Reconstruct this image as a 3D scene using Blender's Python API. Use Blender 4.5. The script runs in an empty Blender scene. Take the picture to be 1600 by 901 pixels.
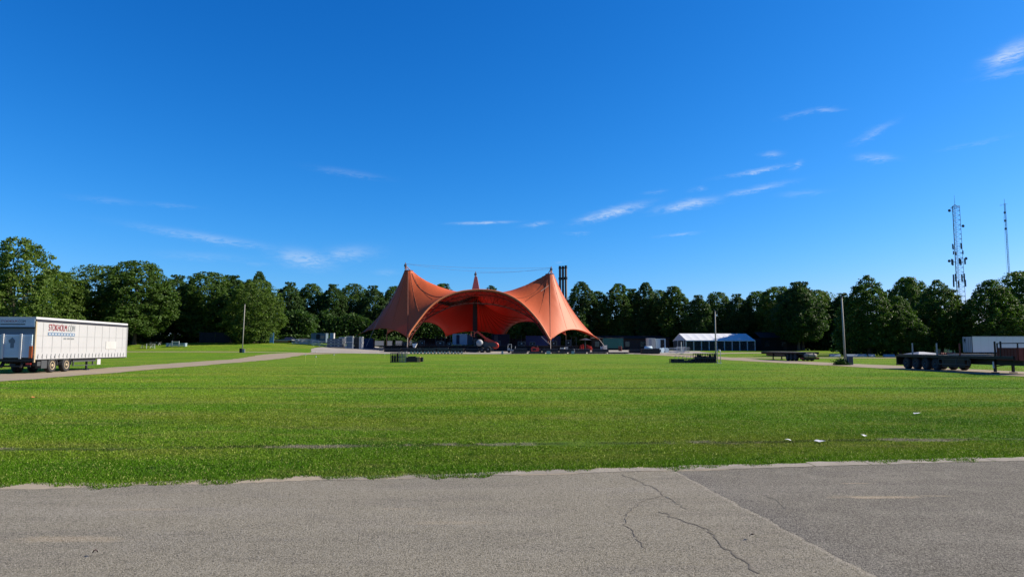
import bpy, bmesh, math, random
import numpy as np
from mathutils import Vector, Matrix
from mathutils.geometry import delaunay_2d_cdt
random.seed(7); rng = np.random.default_rng(7)
S = bpy.context.scene
COL = S.collection
PI = math.pi
# ------------------------------------------------------------------ camera
HC = 1.75; F = 1067.0; PITCH = math.atan(92.5 / F)
cam_d = bpy.data.cameras.new("camera"); cam = bpy.data.objects.new("camera", cam_d); COL.objects.link(cam)
cam.location = (0, 0, HC); cam.rotation_euler = (PI / 2 + PITCH, 0, 0)
cam_d.sensor_width = 36; cam_d.lens = 36 * F / 1600; cam_d.clip_start = .1; cam_d.clip_end = 6000
S.camera = cam
# ------------------------------------------------------------------ light
SUN_EL = math.radians(33); SUN_AZ = math.radians(83)      # azimuth clockwise from +y (view direction)
EXPOSURE = 1.2
S.view_settings.view_transform = 'Standard'; S.view_settings.look = 'None'
S.view_settings.exposure = EXPOSURE; S.view_settings.gamma = 1; S.view_settings.use_curve_mapping = False
sd = bpy.data.lights.new("sun", 'SUN'); so = bpy.data.objects.new("sun", sd); COL.objects.link(so)
sd.energy = 4.5; sd.angle = math.radians(.5); sd.color = (1, .90, .74)
sdir = Vector((math.sin(SUN_AZ) * math.cos(SUN_EL), math.cos(SUN_AZ) * math.cos(SUN_EL), math.sin(SUN_EL)))
so.rotation_euler = sdir.to_track_quat('Z', 'Y').to_euler(); so.location = (60, 10, 80)
S.cycles.max_bounces = 6; S.cycles.diffuse_bounces = 3; S.cycles.glossy_bounces = 2; S.cycles.transmission_bounces = 3
S.cycles.transparent_max_bounces = 4

def ray(px, py):
    v = (450.5 - py) / F; u = (px - 800) / F
    return Vector((u, math.cos(PITCH) - v * math.sin(PITCH), math.sin(PITCH) + v * math.cos(PITCH)))
def at(px, py, Y):
    r = ray(px, py); t = Y / r.y
    return Vector((r.x * t, Y, HC + r.z * t))
def X(px, Y, py=545): return at(px, py, Y).x
def Z(py, Y): return at(800, py, Y).z

class N:
    """tiny node graph helper"""
    def __init__(s, tree): s.t = tree; s.n = tree.nodes; s.l = tree.links
    def new(s, typ, **kw):
        n = s.n.new(typ)
        for k, v in kw.items(): setattr(n, k, v)
        return n
    def put(s, sock, v):
        if isinstance(v, bpy.types.NodeSocket): s.l.new(v, sock)
        elif v is not None: sock.default_value = v
    def m(s, op, a, b=None, c=None, clamp=False):
        n = s.new('ShaderNodeMath', operation=op, use_clamp=clamp)
        s.put(n.inputs[0], a); s.put(n.inputs[1], b); s.put(n.inputs[2], c)
        return n.outputs[0]
    def mix(s, f, a, b, blend='MIX'):
        n = s.new('ShaderNodeMix', data_type='RGBA', blend_type=blend)
        s.put(n.inputs[0], f)
        for k, v in ((6, a), (7, b)):
            if isinstance(v, (tuple, list)) and len(v) == 3: v = (*v, 1)
            s.put(n.inputs[k], v)
        return n.outputs[2]
    def noise(s, vec, scale, detail=3, rough=.6, dist=0):
        n = s.new('ShaderNodeTexNoise'); s.put(n.inputs['Vector'], vec)
        n.inputs['Scale'].default_value = scale; n.inputs['Detail'].default_value = detail
        n.inputs['Roughness'].default_value = rough; n.inputs['Distortion'].default_value = dist
        return n.outputs['Fac']
    def ramp(s, f, lo, hi, a=0, b=1):
        n = s.new('ShaderNodeMapRange', interpolation_type='SMOOTHSTEP'); s.put(n.inputs[0], f)
        n.inputs[1].default_value = lo; n.inputs[2].default_value = hi; n.inputs[3].default_value = a; n.inputs[4].default_value = b
        return n.outputs[0]
    def scale(s, vec, sc):
        n = s.new('ShaderNodeMapping'); s.put(n.inputs[0], vec); n.inputs['Scale'].default_value = sc
        return n.outputs[0]

# ------------------------------------------------------------------ sky with thin cirrus
W = bpy.data.worlds.new("World"); S.world = W; W.use_nodes = True
g = N(W.node_tree); g.n.clear()
sky = g.new('ShaderNodeTexSky', sky_type='NISHITA'); sky.sun_disc = False
sky.sun_elevation = SUN_EL; sky.sun_rotation = SUN_AZ
sky.altitude = 0; sky.air_density = 1.0; sky.dust_density = .35; sky.ozone_density = 2.6
# deeper, clearer air: per-channel response of the sky model
ssp = g.new('ShaderNodeSeparateColor'); g.l.new(sky.outputs[0], ssp.inputs[0]); scb = g.new('ShaderNodeCombineColor')
for i, (k_, pw) in enumerate(((1.22, 2.38), (.80, 1.20), (1.17, .97))):
    g.l.new(g.m('MULTIPLY', g.m('POWER', g.m('MULTIPLY', ssp.outputs[i], .1), pw), 10 * k_), scb.inputs[i])
skyc = scb.outputs[0]
tc = g.new('ShaderNodeTexCoord'); sp = g.new('ShaderNodeSeparateXYZ'); g.l.new(tc.outputs['Generated'], sp.inputs[0])
dy = g.m('MAXIMUM', sp.outputs[1], .05)
AZ = g.m('ARCTAN2', sp.outputs[0], dy)                      # azimuth of a sky direction, 0 = north of the site
EL = g.m('ARCTAN2', sp.outputs[2], g.m('SQRT', g.m('ADD', g.m('MULTIPLY', sp.outputs[0], sp.outputs[0]), g.m('MULTIPLY', dy, dy))))
cirrus = [(753,348,42,2.2,2,.75),(838,350,19,3,8,.45),(957,332,46,6,13,.95),(1072,320,42,6,8,.85),(1182,267,38,3,6,.6),
  (1244,258,8,4,30,.5),(1207,241,12,4,0,.4),(1185,295,42,4,8,.45),(1255,302,26,4,0,.2),(1367,207,24,5,22,.35),(1370,246,20,5,-10,.4),
  (1250,177,26,3,5,.25),(1295,171,15,3,-8,.35),(1582,83,26,10,18,.9),(1580,112,30,4,0,.3),(1522,224,30,2.5,5,.15),(1061,366,25,2.2,4,.4),
  (902,364,17,2.5,0,.25),(1090,295,13,3,5,.3),(1025,300,16,2.5,5,.2),(325,371,85,6,-6,.36),(545,270,48,5,-5,.16),(478,404,38,13,-8,.55),
  (540,396,44,11,6,.4),(315,400,55,6,0,.14),(170,313,38,4,0,.12),(272,321,30,3,0,.12),(400,412,18,3,0,.15),(605,425,16,5,0,.15),(873,409,9,1.5,8,.25)]
cw = g.new('ShaderNodeCombineXYZ'); g.l.new(AZ, cw.inputs[0]); g.l.new(EL, cw.inputs[1])
fil = g.noise(g.scale(cw.outputs[0], (70, 300, 1)), 1, 6, .7, .8)
big = g.noise(g.scale(cw.outputs[0], (20, 60, 1)), 1, 3, .6, .4)
jx = g.m('MULTIPLY', g.m('SUBTRACT', big, .5), .035)
jy = g.m('MULTIPLY', g.m('SUBTRACT', fil, .5), .013)
tot = None
for (px, py, rx, ry, a, st) in cirrus:
    r = ray(px, py).normalized(); az = math.atan2(r.x, r.y); el = math.asin(r.z); ca, sa = math.cos(math.radians(a)), math.sin(math.radians(a))
    k = 1 if px != 753 else .15
    u = g.m('SUBTRACT', g.m('ADD', AZ, g.m('MULTIPLY', jx, k)), az); v = g.m('SUBTRACT', g.m('ADD', EL, g.m('MULTIPLY', jy, k)), el)
    sx = rx / F; sy = ry / F
    p = g.m('MULTIPLY_ADD', u, ca / sx, g.m('MULTIPLY', v, sa / sx)); q = g.m('MULTIPLY_ADD', v, ca / sy, g.m('MULTIPLY', u, -sa / sy))
    d2 = g.m('MULTIPLY_ADD', p, p, g.m('MULTIPLY', q, q))
    e = g.m('MULTIPLY', g.m('EXPONENT', g.m('MULTIPLY', d2, -1.3)), st)
    tot = e if tot is None else g.m('MAXIMUM', tot, e)
tex = g.ramp(g.m('ADD', g.m('MULTIPLY', fil, .75), g.m('MULTIPLY', big, .35)), .36, .66)
cm = g.m('MULTIPLY', tot, g.m('ADD', g.m('MULTIPLY', tex, .95), .1), clamp=True)
CLOUDC = (4.4, 5.4, 6.8)
skyc2 = g.mix(g.m('MULTIPLY', cm, .8), skyc, CLOUDC)
bg = g.new('ShaderNodeBackground'); bg.inputs[1].default_value = .0614; g.l.new(skyc2, bg.inputs[0])
ow = g.new('ShaderNodeOutputWorld'); g.l.new(bg.outputs[0], ow.inputs[0])

# ------------------------------------------------------------------ materials
MATS = {}
def mat(name, col, rough=.7, metal=0, var=.15, vs=2.0, trans=None, spec=.4, bump=0, island=0, emis=None, vcol=None):
    if name in MATS: return MATS[name]
    col = tuple(x * .76 for x in col); vcol = tuple(x * .76 for x in vcol) if vcol else None
    m = bpy.data.materials.new(name); m.use_nodes = True; MATS[name] = m
    q = N(m.node_tree); q.n.clear()
    tcn = q.new('ShaderNodeTexCoord'); o = tcn.outputs['Object']
    b = q.new('ShaderNodeBsdfPrincipled')
    f = q.noise(o, vs, 4, .6)
    c = q.mix(f, tuple(x * (1 - var) for x in col), vcol if vcol else tuple(min(1, x * (1 + var)) for x in col))
    if island:
        ge = q.new('ShaderNodeNewGeometry')
        h = q.new('ShaderNodeHueSaturation'); q.l.new(c, h.inputs['Color'])
        q.l.new(q.m('MULTIPLY_ADD', ge.outputs['Random Per Island'], island, 1 - island / 2), h.inputs['Value'])
        q.l.new(q.m('MULTIPLY_ADD', ge.outputs['Random Per Island'], -.03, .515), h.inputs['Hue'])
        c = h.outputs[0]
    q.l.new(c, b.inputs['Base Color'])
    b.inputs['Roughness'].default_value = rough; b.inputs['Metallic'].default_value = metal
    b.inputs['Specular IOR Level'].default_value = spec
    if bump:
        bn = q.new('ShaderNodeBump'); bn.inputs['Strength'].default_value = bump; bn.inputs['Distance'].default_value = .02
        q.l.new(q.noise(o, vs * 12, 4, .6), bn.inputs['Height']); q.l.new(bn.outputs[0], b.inputs['Normal'])
    out = q.new('ShaderNodeOutputMaterial'); sh = b.outputs[0]
    if trans:
        t = q.new('ShaderNodeBsdfTranslucent'); tcol = trans[1]
        t.inputs[0].default_value = (*tcol, 1)
        if trans[2:] : q.l.new(q.mix(1, c, (*tcol, 1), 'MULTIPLY'), t.inputs[0])
        mx = q.new('ShaderNodeMixShader'); mx.inputs[0].default_value = trans[0]
        q.l.new(sh, mx.inputs[1]); q.l.new(t.outputs[0], mx.inputs[2]); sh = mx.outputs[0]
    q.l.new(sh, out.inputs[0])
    return m
def M(k): return MATS[k]
mat('black_metal', (.018, .018, .02), .5, .3)
mat('dark_grey', (.05, .055, .06), .6)
mat('rubber', (.02, .02, .021), .85)
mat('grey_metal', (.28, .29, .31), .45, .6)
mat('galvanised', (.52, .56, .60), .45, .5)
mat('white_paint', (.55, .56, .57), .45, 0, .05)
mat('dirty_white', (.385, .39, .40), .6, 0, .06, .8, vcol=(.42, .425, .44))
mat('white_pvc', (.84, .86, .90), .5, 0, .04, trans=(.2, (.6, .62, .66)))
mat('red_paint', (.55, .035, .02), .4, 0, .12)
mat('rust_red', (.16, .035, .022), .8, 0, .4, 3)
mat('orange_plate', (.65, .14, .03), .5)
mat('cream', (.70, .66, .55), .6, 0, .08)
mat('tan_rim', (.40, .32, .20), .6)
mat('wood_tan', (.42, .24, .11), .8, 0, .3, 6)
mat('wood_grey', (.24, .22, .19), .85, 0, .3, 6)
mat('wood_dark', (.06, .042, .032), .85, 0, .3, 6)
mat('blue_paint', (.03, .075, .26), .5, 0, .15)
mat('navy', (.012, .022, .07), .6)
mat('banner_blue', (.10, .30, .62), .6)
mat('slate_blue', (.10, .15, .2), .6)
mat('pale_blue', (.42, .56, .68), .6)
mat('green_paint', (.02, .15, .12), .6)
mat('case_grey', (.085, .105, .14), .55, 0, .2)
mat('glass_dark', (.02, .03, .04), .1, 0, .1, spec=.8)
mat('pole_grey', (.30, .29, .26), .75, 0, .2, 1)
mat('fence_dark', (.012, .013, .017), .8, 0, .2)
mat('shed_dark', (.016, .010, .009), .9)
mat('brown_dark', (.05, .028, .022), .8, 0, .3)
mat('steel_dark', (.07, .075, .085), .5, .4)
mat('chimney', (.035, .033, .035), .6, .2)
mat('mast_steel', (.10, .13, .17), .5, .4)
mat('navy_text', (.018, .018, .03), .6)
mat('red_text', (.26, .035, .045), .6)
mat('weld_line', (.37, .375, .385), .6)
mat('patch_white', (.46, .46, .455), .5)
mat('white_body', (.72, .73, .74), .45, 0, .05)
mat('barrier_pale', (.20, .26, .32), .7)
mat('grey_text', (.24, .26, .27), .6)
mat('bar_blue', (.13, .19, .28), .6)
mat('bark', (.085, .07, .055), .9, 0, .4, 5, bump=.5)
mat('bark_pale', (.33, .30, .25), .9, 0, .4, 5)
mat('leaf_mid', (.058, .108, .019), .55, 0, .3, .25, trans=(.30, (1.3, 1.6, .6), 1), spec=.12, island=.5)
mat('leaf_light', (.080, .134, .022), .55, 0, .3, .25, trans=(.30, (1.3, 1.6, .6), 1), spec=.12, island=.5)
mat('leaf_dark', (.040, .082, .018), .55, 0, .3, .25, trans=(.26, (1.3, 1.6, .6), 1), spec=.12, island=.5)
mat('leaf_lime', (.056, .104, .016), .55, 0, .3, .25, trans=(.30, (1.3, 1.6, .6), 1), spec=.12, island=.5)
mat('stake_yellow', (.5, .55, .12), .6)
mat('litter_white', (.8, .8, .78), .7)
mat('concrete_block', (.30, .30, .28), .9, 0, .2, 4)

# ------------------------------------------------------------------ mesh builder
class MB:
    def __init__(s): s.v = []; s.f = []
    def add(s, vs, fs):
        k = len(s.v); s.v += [tuple(v) for v in vs]; s.f += [tuple(i + k for i in f) for f in fs]; return s
    def box(s, x0, x1, y0, y1, z0, z1):
        return s.add([(x0,y0,z0),(x1,y0,z0),(x1,y1,z0),(x0,y1,z0),(x0,y0,z1),(x1,y0,z1),(x1,y1,z1),(x0,y1,z1)],
                     [(0,3,2,1),(4,5,6,7),(0,1,5,4),(1,2,6,5),(2,3,7,6),(3,0,4,7)])
    def beam(s, p, q, w, h=None):
        h = h or w; p = Vector(p); q = Vector(q); d = (q - p).normalized()
        u = d.cross(Vector((0, 0, 1)));  u = Vector((1, 0, 0)) if u.length < 1e-3 else u.normalized(); n = u.cross(d)
        vs = [c + u * a * w / 2 + n * b * h / 2 for c in (p, q) for a, b in ((-1,-1),(1,-1),(1,1),(-1,1))]
        return s.add(vs, [(0,1,2,3),(7,6,5,4),(0,4,5,1),(1,5,6,2),(2,6,7,3),(3,7,4,0)])
    def tube(s, pts, rs, n=8, cap=True):
        pts = [Vector(p) for p in pts]; rs = rs if isinstance(rs, (list, tuple)) else [rs] * len(pts)
        vs = []; fs = []
        for i, p in enumerate(pts):
            d = (pts[min(i + 1, len(pts) - 1)] - pts[max(i - 1, 0)]).normalized()
            u = d.cross(Vector((.13, .99, .03))); u = Vector((1, 0, 0)) if u.length < 1e-3 else u.normalized(); w = d.cross(u)
            for k in range(n):
                a = 2 * PI * k / n; vs.append(p + (u * math.cos(a) + w * math.sin(a)) * rs[i])
        for i in range(len(pts) - 1):
            for k in range(n):
                a = i * n + k; b = i * n + (k + 1) % n; fs.append((a, b, b + n, a + n))
        if cap: fs.append(tuple(range(n - 1, -1, -1))); fs.append(tuple(range((len(pts) - 1) * n, len(pts) * n)))
        return s.add(vs, fs)
    def lathe(s, c, axis, prof, n=24):
        """prof: (offset along axis, radius)"""
        c = Vector(c); ax = Vector(axis).normalized(); u = ax.cross(Vector((0, 0, 1)))
        u = Vector((1, 0, 0)) if u.length < 1e-3 else u.normalized(); w = ax.cross(u); vs = []; fs = []
        for (o, r) in prof:
            for k in range(n):
                a = 2 * PI * k / n; vs.append(c + ax * o + (u * math.cos(a) + w * math.sin(a)) * r)
        for i in range(len(prof) - 1):
            for k in range(n):
                a = i * n + k; b = i * n + (k + 1) % n; fs.append((a, b, b + n, a + n))
        fs.append(tuple(range(n - 1, -1, -1))); fs.append(tuple(range((len(prof) - 1) * n, len(prof) * n)))
        return s.add(vs, fs)
    def merge(s, o): return s.add(o.v, o.f)
    def xf(s, mtx): s.v = [tuple(mtx @ Vector(v)) for v in s.v]; return s

def mesh_obj(name, v, f, material, parent=None, smooth=False, off=(0, 0, 0)):
    me = bpy.data.meshes.new(name)
    if off != (0, 0, 0): v = [(a[0] - off[0], a[1] - off[1], a[2] - off[2]) for a in v]
    me.from_pydata(v, [], f); me.update()
    bm = bmesh.new(); bm.from_mesh(me); bmesh.ops.recalc_face_normals(bm, faces=bm.faces)
    bm.to_mesh(me); bm.free()
    if smooth: me.polygons.foreach_set('use_smooth', [True] * len(me.polygons))
    me.materials.append(M(material) if isinstance(material, str) else material)
    o = bpy.data.objects.new(name, me); COL.objects.link(o)
    if parent is not None: o.parent = parent
    return o
def tag(o, label=None, cat=None, group=None, kind=None):
    if label: o['label'] = label
    if cat: o['category'] = cat
    if group: o['group'] = group
    if kind: o['kind'] = kind
    return o
def thing(name, label, cat, loc=(0, 0, 0), rz=0, group=None):
    o = bpy.data.objects.new(name, None); COL.objects.link(o); o.location = loc; o.rotation_euler = (0, 0, rz)
    o.empty_display_size = .3
    return tag(o, label, cat, group)
def part(name, mb, material, parent, smooth=False, world=False, label=None):
    off = tuple(parent.location) if world else (0, 0, 0)
    o = mesh_obj(name, mb.v, mb.f, material, parent, smooth, off)
    if label: o['label'] = label
    return o
def dup(root, loc, rz=None, label=None, group=None, scale=None):
    r = root.copy(); COL.objects.link(r); r.location = loc
    if rz is not None: r.rotation_euler = (0, 0, rz)
    if scale is not None: r.scale = scale
    if label: r['label'] = label
    if group: r['group'] = group
    for ch in list(root.children):
        c = ch.copy(); COL.objects.link(c); c.parent = r
        for gc in list(ch.children):
            d = gc.copy(); COL.objects.link(d); d.parent = c
    return r

# ------------------------------------------------------------------ terrain
def ss(a, b, x): t = min(1, max(0, (x - a) / (b - a))); return t * t * (3 - 2 * t)
def ground(x, y):
    c = .34 * ss(95, 152, y) + .50 * ss(150, 168, y) + .16 * ss(168, 230, y)
    c *= 1 - .75 * ss(52, 80, x) * (1 - ss(170, 200, y))
    l = (.45 * ss(100, 145, y) + 1.75 * ss(148, 180, y)) * ss(22, 62, -x)
    return c + l
def G(px, Y, dz=0): x = X(px, Y); return Vector((x, Y, ground(x, Y) + dz))
def axis(parts):
    out = []
    for a, b, st in parts:
        k = max(1, round((b - a) / st)); out += [a + (b - a) * i / k for i in range(k)]
    return out + [parts[-1][1]]
gx = axis([(-3000,-300,400),(-300,-140,12),(-140,140,2),(140,300,12),(300,3000,400)])
gy = axis([(-200,-20,60),(-20,95,20),(95,235,2),(235,400,20),(400,4000,500)])
vs = [(x, y, ground(x, y)) for y in gy for x in gx]; nx = len(gx)
fs = [(j*nx+i, j*nx+i+1, (j+1)*nx+i+1, (j+1)*nx+i) for j in range(len(gy)-1) for i in range(nx-1)]

def grass_colour(q, P):
    """colour of the lawn from world position; shared by the soil sheet and the blades"""
    sx = q.new('ShaderNodeSeparateXYZ'); q.l.new(P, sx.inputs[0])
    a = q.noise(P, .09, 4, .6); b = q.noise(P, .55, 4, .65); st = q.noise(q.scale(P, (.05, .55, 1)), 1, 4, .6)
    c = q.mix(q.ramp(a, .35, .68), (0.0636, 0.1763, 0.0038), (0.1110, 0.2378, 0.0061))
    c = q.mix(q.m('MULTIPLY', q.ramp(b, .45, .75), .5), c, (0.1739, 0.2583, 0.0152))
    c = q.mix(q.m('MULTIPLY', q.ramp(st, .5, .72), .55), c, (0.0518, 0.1435, 0.0053))
    # mowing bands across the lawn
    w = q.m('SINE', q.m('MULTIPLY_ADD', q.m('ADD', sx.outputs[1], q.m('MULTIPLY', a, 3)), .52, 0))
    c = q.mix(q.m('MULTIPLY', q.ramp(w, -.2, .8), .13), c, (0.1924, 0.2870, 0.0190))
    dry = q.m('MULTIPLY', q.ramp(q.noise(q.scale(P, (.25, .7, 1)), 1, 5, .7), .50, .70), .75)
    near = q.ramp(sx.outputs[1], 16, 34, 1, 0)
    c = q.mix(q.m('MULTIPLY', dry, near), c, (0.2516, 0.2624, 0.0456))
    w2 = q.noise(q.scale(P, (.07, .22, 1)), 1, 3, .5)
    c = q.mix(q.m('MULTIPLY', q.ramp(w2, .42, .60), .85), c, (0.1702, 0.2255, 0.0167))
    c = q.mix(q.m('MULTIPLY', q.ramp(q.noise(q.scale(P, (.5, 1.6, 1)), 1, 4, .7), .60, .72), .5), c, (0.0333, 0.0820, 0.0046))
    mott = q.noise(P, 2.6, 6, .8)
    c = q.mix(q.m('MULTIPLY', q.ramp(mott, .50, .34), .75), c, (0.0237, 0.0697, 0.0030))
    c = q.mix(q.m('MULTIPLY', q.ramp(mott, .55, .70), .45), c, (0.1924, 0.2788, 0.0152))
    lush = q.m('MULTIPLY', q.ramp(sx.outputs[1], 11.8, 9.6), .5)
    c = q.mix(lush, c, (0.0444, 0.1312, 0.0038))
    # worn rut with bare earth running parallel to the road
    ry = q.m('SUBTRACT', q.m('SUBTRACT', sx.outputs[1], q.m('MULTIPLY', sx.outputs[0], .075)), 12.62)
    wob = q.m('MULTIPLY', q.m('SUBTRACT', q.noise(q.scale(P, (.35, 0, 0)), 1, 4, .6), .5), .8)
    rut = q.m('ABSOLUTE', q.m('ADD', ry, wob))
    pat = q.noise(q.scale(P, (.45, .3, 1)), 1, 4, .6)
    dark = q.m('MULTIPLY', q.ramp(rut, .07, .26, 1, 0), q.ramp(q.noise(P, 1.1, 4, .6), .34, .5))
    c = q.mix(q.m('MULTIPLY', dark, .9), c, (.040, .050, .012))
    bare = q.m('MULTIPLY', q.ramp(rut, .08, .30, 1, 0), q.ramp(q.m('ADD', pat, q.m('MULTIPLY', q.noise(P, 2.5, 4, .7), .35)), .70, .76))
    c = q.mix(q.m('MULTIPLY', bare, .9), c, (.27, .225, .15))
    r2 = q.m('ABSOLUTE', q.m('ADD', q.m('SUBTRACT', sx.outputs[1], 30), q.m('MULTIPLY', wob, 1.6)))
    c = q.mix(q.m('MULTIPLY', q.m('MULTIPLY', q.ramp(r2, .15, .6, 1, 0), q.ramp(pat, .34, .5)), .75), c, (.04, .075, .012))
    r3 = q.m('ABSOLUTE', q.m('ADD', q.m('SUBTRACT', sx.outputs[1], 72), q.m('MULTIPLY', wob, 3)))
    c = q.mix(q.m('MULTIPLY', q.m('MULTIPLY', q.ramp(r3, .3, 1.3, 1, 0), q.ramp(pat, .35, .5)), .75), c, (.04, .085, .012))
    worn = q.noise(q.scale(P, (.16, .45, 1)), 1, 5, .7)
    c = q.mix(q.m('MULTIPLY', q.ramp(worn, .55, .70), .6), c, (.20, .20, .05))
    c = q.mix(q.m('MULTIPLY', q.ramp(worn, .46, .32), .55), c, (.038, .105, .008))
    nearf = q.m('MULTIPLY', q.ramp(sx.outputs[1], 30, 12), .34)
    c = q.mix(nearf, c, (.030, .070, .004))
    c = q.mix(1, c, (1.08, 1.02, 1.35), 'MULTIPLY')
    return c, sx
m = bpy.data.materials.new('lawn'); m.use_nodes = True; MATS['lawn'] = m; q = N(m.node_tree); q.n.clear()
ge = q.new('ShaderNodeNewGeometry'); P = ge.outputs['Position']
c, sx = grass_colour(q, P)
fine = q.noise(P, 14, 6, .8); mid = q.noise(q.scale(P, (1, .6, 1)), 3.2, 5, .75)
c = q.mix(q.m('MULTIPLY', q.ramp(fine, .38, .62, 1, 0), .55), c, (.035, .062, .012))
c = q.mix(q.m('MULTIPLY', q.ramp(mid, .40, .60, 1, 0), .40), c, (.055, .10, .014))
bs = q.new('ShaderNodeBsdfPrincipled'); q.l.new(c, bs.inputs['Base Color']); bs.inputs['Roughness'].default_value = .95; bs.inputs['Specular IOR Level'].default_value = .04
bn = q.new('ShaderNodeBump'); bn.inputs['Strength'].default_value = .9; bn.inputs['Distance'].default_value = .05
q.l.new(q.m('ADD', fine, q.m('MULTIPLY', mid, 1.3)), bn.inputs['Height']); q.l.new(bn.outputs[0], bs.inputs['Normal'])
o = q.new('ShaderNodeOutputMaterial'); q.l.new(bs.outputs[0], o.inputs[0])
tag(mesh_obj('ground', vs, fs, 'lawn', smooth=True), kind='structure')

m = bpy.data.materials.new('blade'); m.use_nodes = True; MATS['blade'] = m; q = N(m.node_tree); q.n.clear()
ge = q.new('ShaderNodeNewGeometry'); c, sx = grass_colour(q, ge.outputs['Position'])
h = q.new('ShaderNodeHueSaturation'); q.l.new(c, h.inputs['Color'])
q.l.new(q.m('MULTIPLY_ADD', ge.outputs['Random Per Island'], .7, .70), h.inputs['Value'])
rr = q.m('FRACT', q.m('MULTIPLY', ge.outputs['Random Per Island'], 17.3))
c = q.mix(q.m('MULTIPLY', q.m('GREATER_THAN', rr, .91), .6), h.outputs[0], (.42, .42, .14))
bs = q.new('ShaderNodeBsdfPrincipled'); q.l.new(c, bs.inputs['Base Color']); bs.inputs['Roughness'].default_value = .75; bs.inputs['Specular IOR Level'].default_value = .06
t = q.new('ShaderNodeBsdfTranslucent'); q.l.new(c, t.inputs[0]); mx = q.new('ShaderNodeMixShader'); mx.inputs[0].default_value = .3
q.l.new(bs.outputs[0], mx.inputs[1]); q.l.new(t.outputs[0], mx.inputs[2]); o = q.new('ShaderNodeOutputMaterial'); q.l.new(mx.outputs[0], o.inputs[0])

def fast_mesh(name, V, nper, material, parent=None):
    """V: (n*nper, 3) array, faces of nper consecutive vertices"""
    me = bpy.data.meshes.new(name); n = len(V); k = n // nper
    me.vertices.add(n); me.vertices.foreach_set('co', V.astype(np.float32).ravel())
    me.loops.add(n); me.loops.foreach_set('vertex_index', np.arange(n, dtype=np.int32))
    me.polygons.add(k); me.polygons.foreach_set('loop_start', np.arange(0, n, nper, dtype=np.int32))
    me.update(calc_edges=True); me.materials.append(M(material))
    o = bpy.data.objects.new(name, me); COL.objects.link(o)
    if parent is not None: o.parent = parent
    return o
def road_y(x): return 9.62 + .15 * x
def edge_wob(x): return .10 * np.sin(x * 1.7) + .07 * np.sin(x * 4.1 + 1) + .05 * np.sin(x * 9.3 + 2) + .03 * np.sin(x * 21)
# blades
n = 950000
u = rng.random(n); y0, y1 = 8.0, 90.0
Y = 1 / (1 / y0 + u * (1 / y1 - 1 / y0)); Xb = (rng.random(n) * 2 - 1) * (.78 * Y + 1)
edge = road_y(Xb) + .24 + edge_wob(Xb) * 1.3 - .33 * (Xb < 2.5) * np.clip((2.5 - Xb) / 3, 0, 1) * .55
k = (Y > edge - rng.random(n) ** 2 * .10) & (rng.random(n) < np.clip((90 - Y) / 55, 0, 1))
tL = np.interp(Y, [8,30,50,75,105], [-29,-29,-31,-34.5,-39]); tR = np.interp(Y, [8,45,75,105], [34.5,34.3,34.2,34])
k &= (np.abs(Xb - tL) > 3.0 + rng.normal(0, .25, n)) & (np.abs(Xb - tR) > 2.9 + rng.normal(0, .25, n))
dens = .5 + .5 * np.sin(Xb * .9 + 2 * np.sin(Y * .7)) * np.sin(Y * 1.3 + 1.5 * np.sin(Xb * .55)); k &= rng.random(n) < .55 + .45 * dens
rw = np.abs(Y - .075 * Xb - 12.62); k &= ~((rw < .22 + .1 * np.sin(Xb * 1.1)) & (rng.random(n) < .5 + .35 * np.sin(Xb * .7 + 1)))
Xb = Xb[k]; Y = Y[k]; n = len(Y)
wd = .0042 + .00050 * Y; ht = (.010 + .018 * rng.random(n) ** 1.5) * (1 + .012 * Y) * (1 + .5 * (Y < edge[k] + .4))
an = rng.random(n) * 2 * PI; lean = rng.normal(0, .5, (n, 2)) * ht[:, None]
V = np.zeros((n, 3, 3)); cx, sn = np.cos(an) * wd, np.sin(an) * wd
V[:, 0] = np.stack([Xb - cx, Y - sn, np.full(n, -.004)], 1); V[:, 1] = np.stack([Xb + cx, Y + sn, np.full(n, -.004)], 1)
V[:, 2] = np.stack([Xb + lean[:, 0], Y + lean[:, 1], ht], 1)
tag(fast_mesh('grass', V.reshape(-1, 3), 3, 'blade'), 'short mown green grass with dry yellow blades beside the asphalt road', 'grass', kind='stuff')

# ------------------------------------------------------------------ road surface in front
m = bpy.data.materials.new('asphalt'); m.use_nodes = True; MATS['asphalt'] = m; q = N(m.node_tree); q.n.clear()
ge = q.new('ShaderNodeNewGeometry'); P = ge.outputs['Position']; sx = q.new('ShaderNodeSeparateXYZ'); q.l.new(P, sx.inputs[0])
px_, py_ = sx.outputs[0], sx.outputs[1]
big = q.noise(P, .35, 4, .6); grit = q.noise(P, 55, 3, .8); grit2 = q.noise(P, 130, 2, .7)
streak = q.noise(q.scale(P, (.12, .9, 1)), 1, 4, .6)
old = q.mix(big, (.128, .117, .087), (.164, .148, .110)); new = q.mix(big, (.068, .063, .051), (.090, .083, .067))
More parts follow.
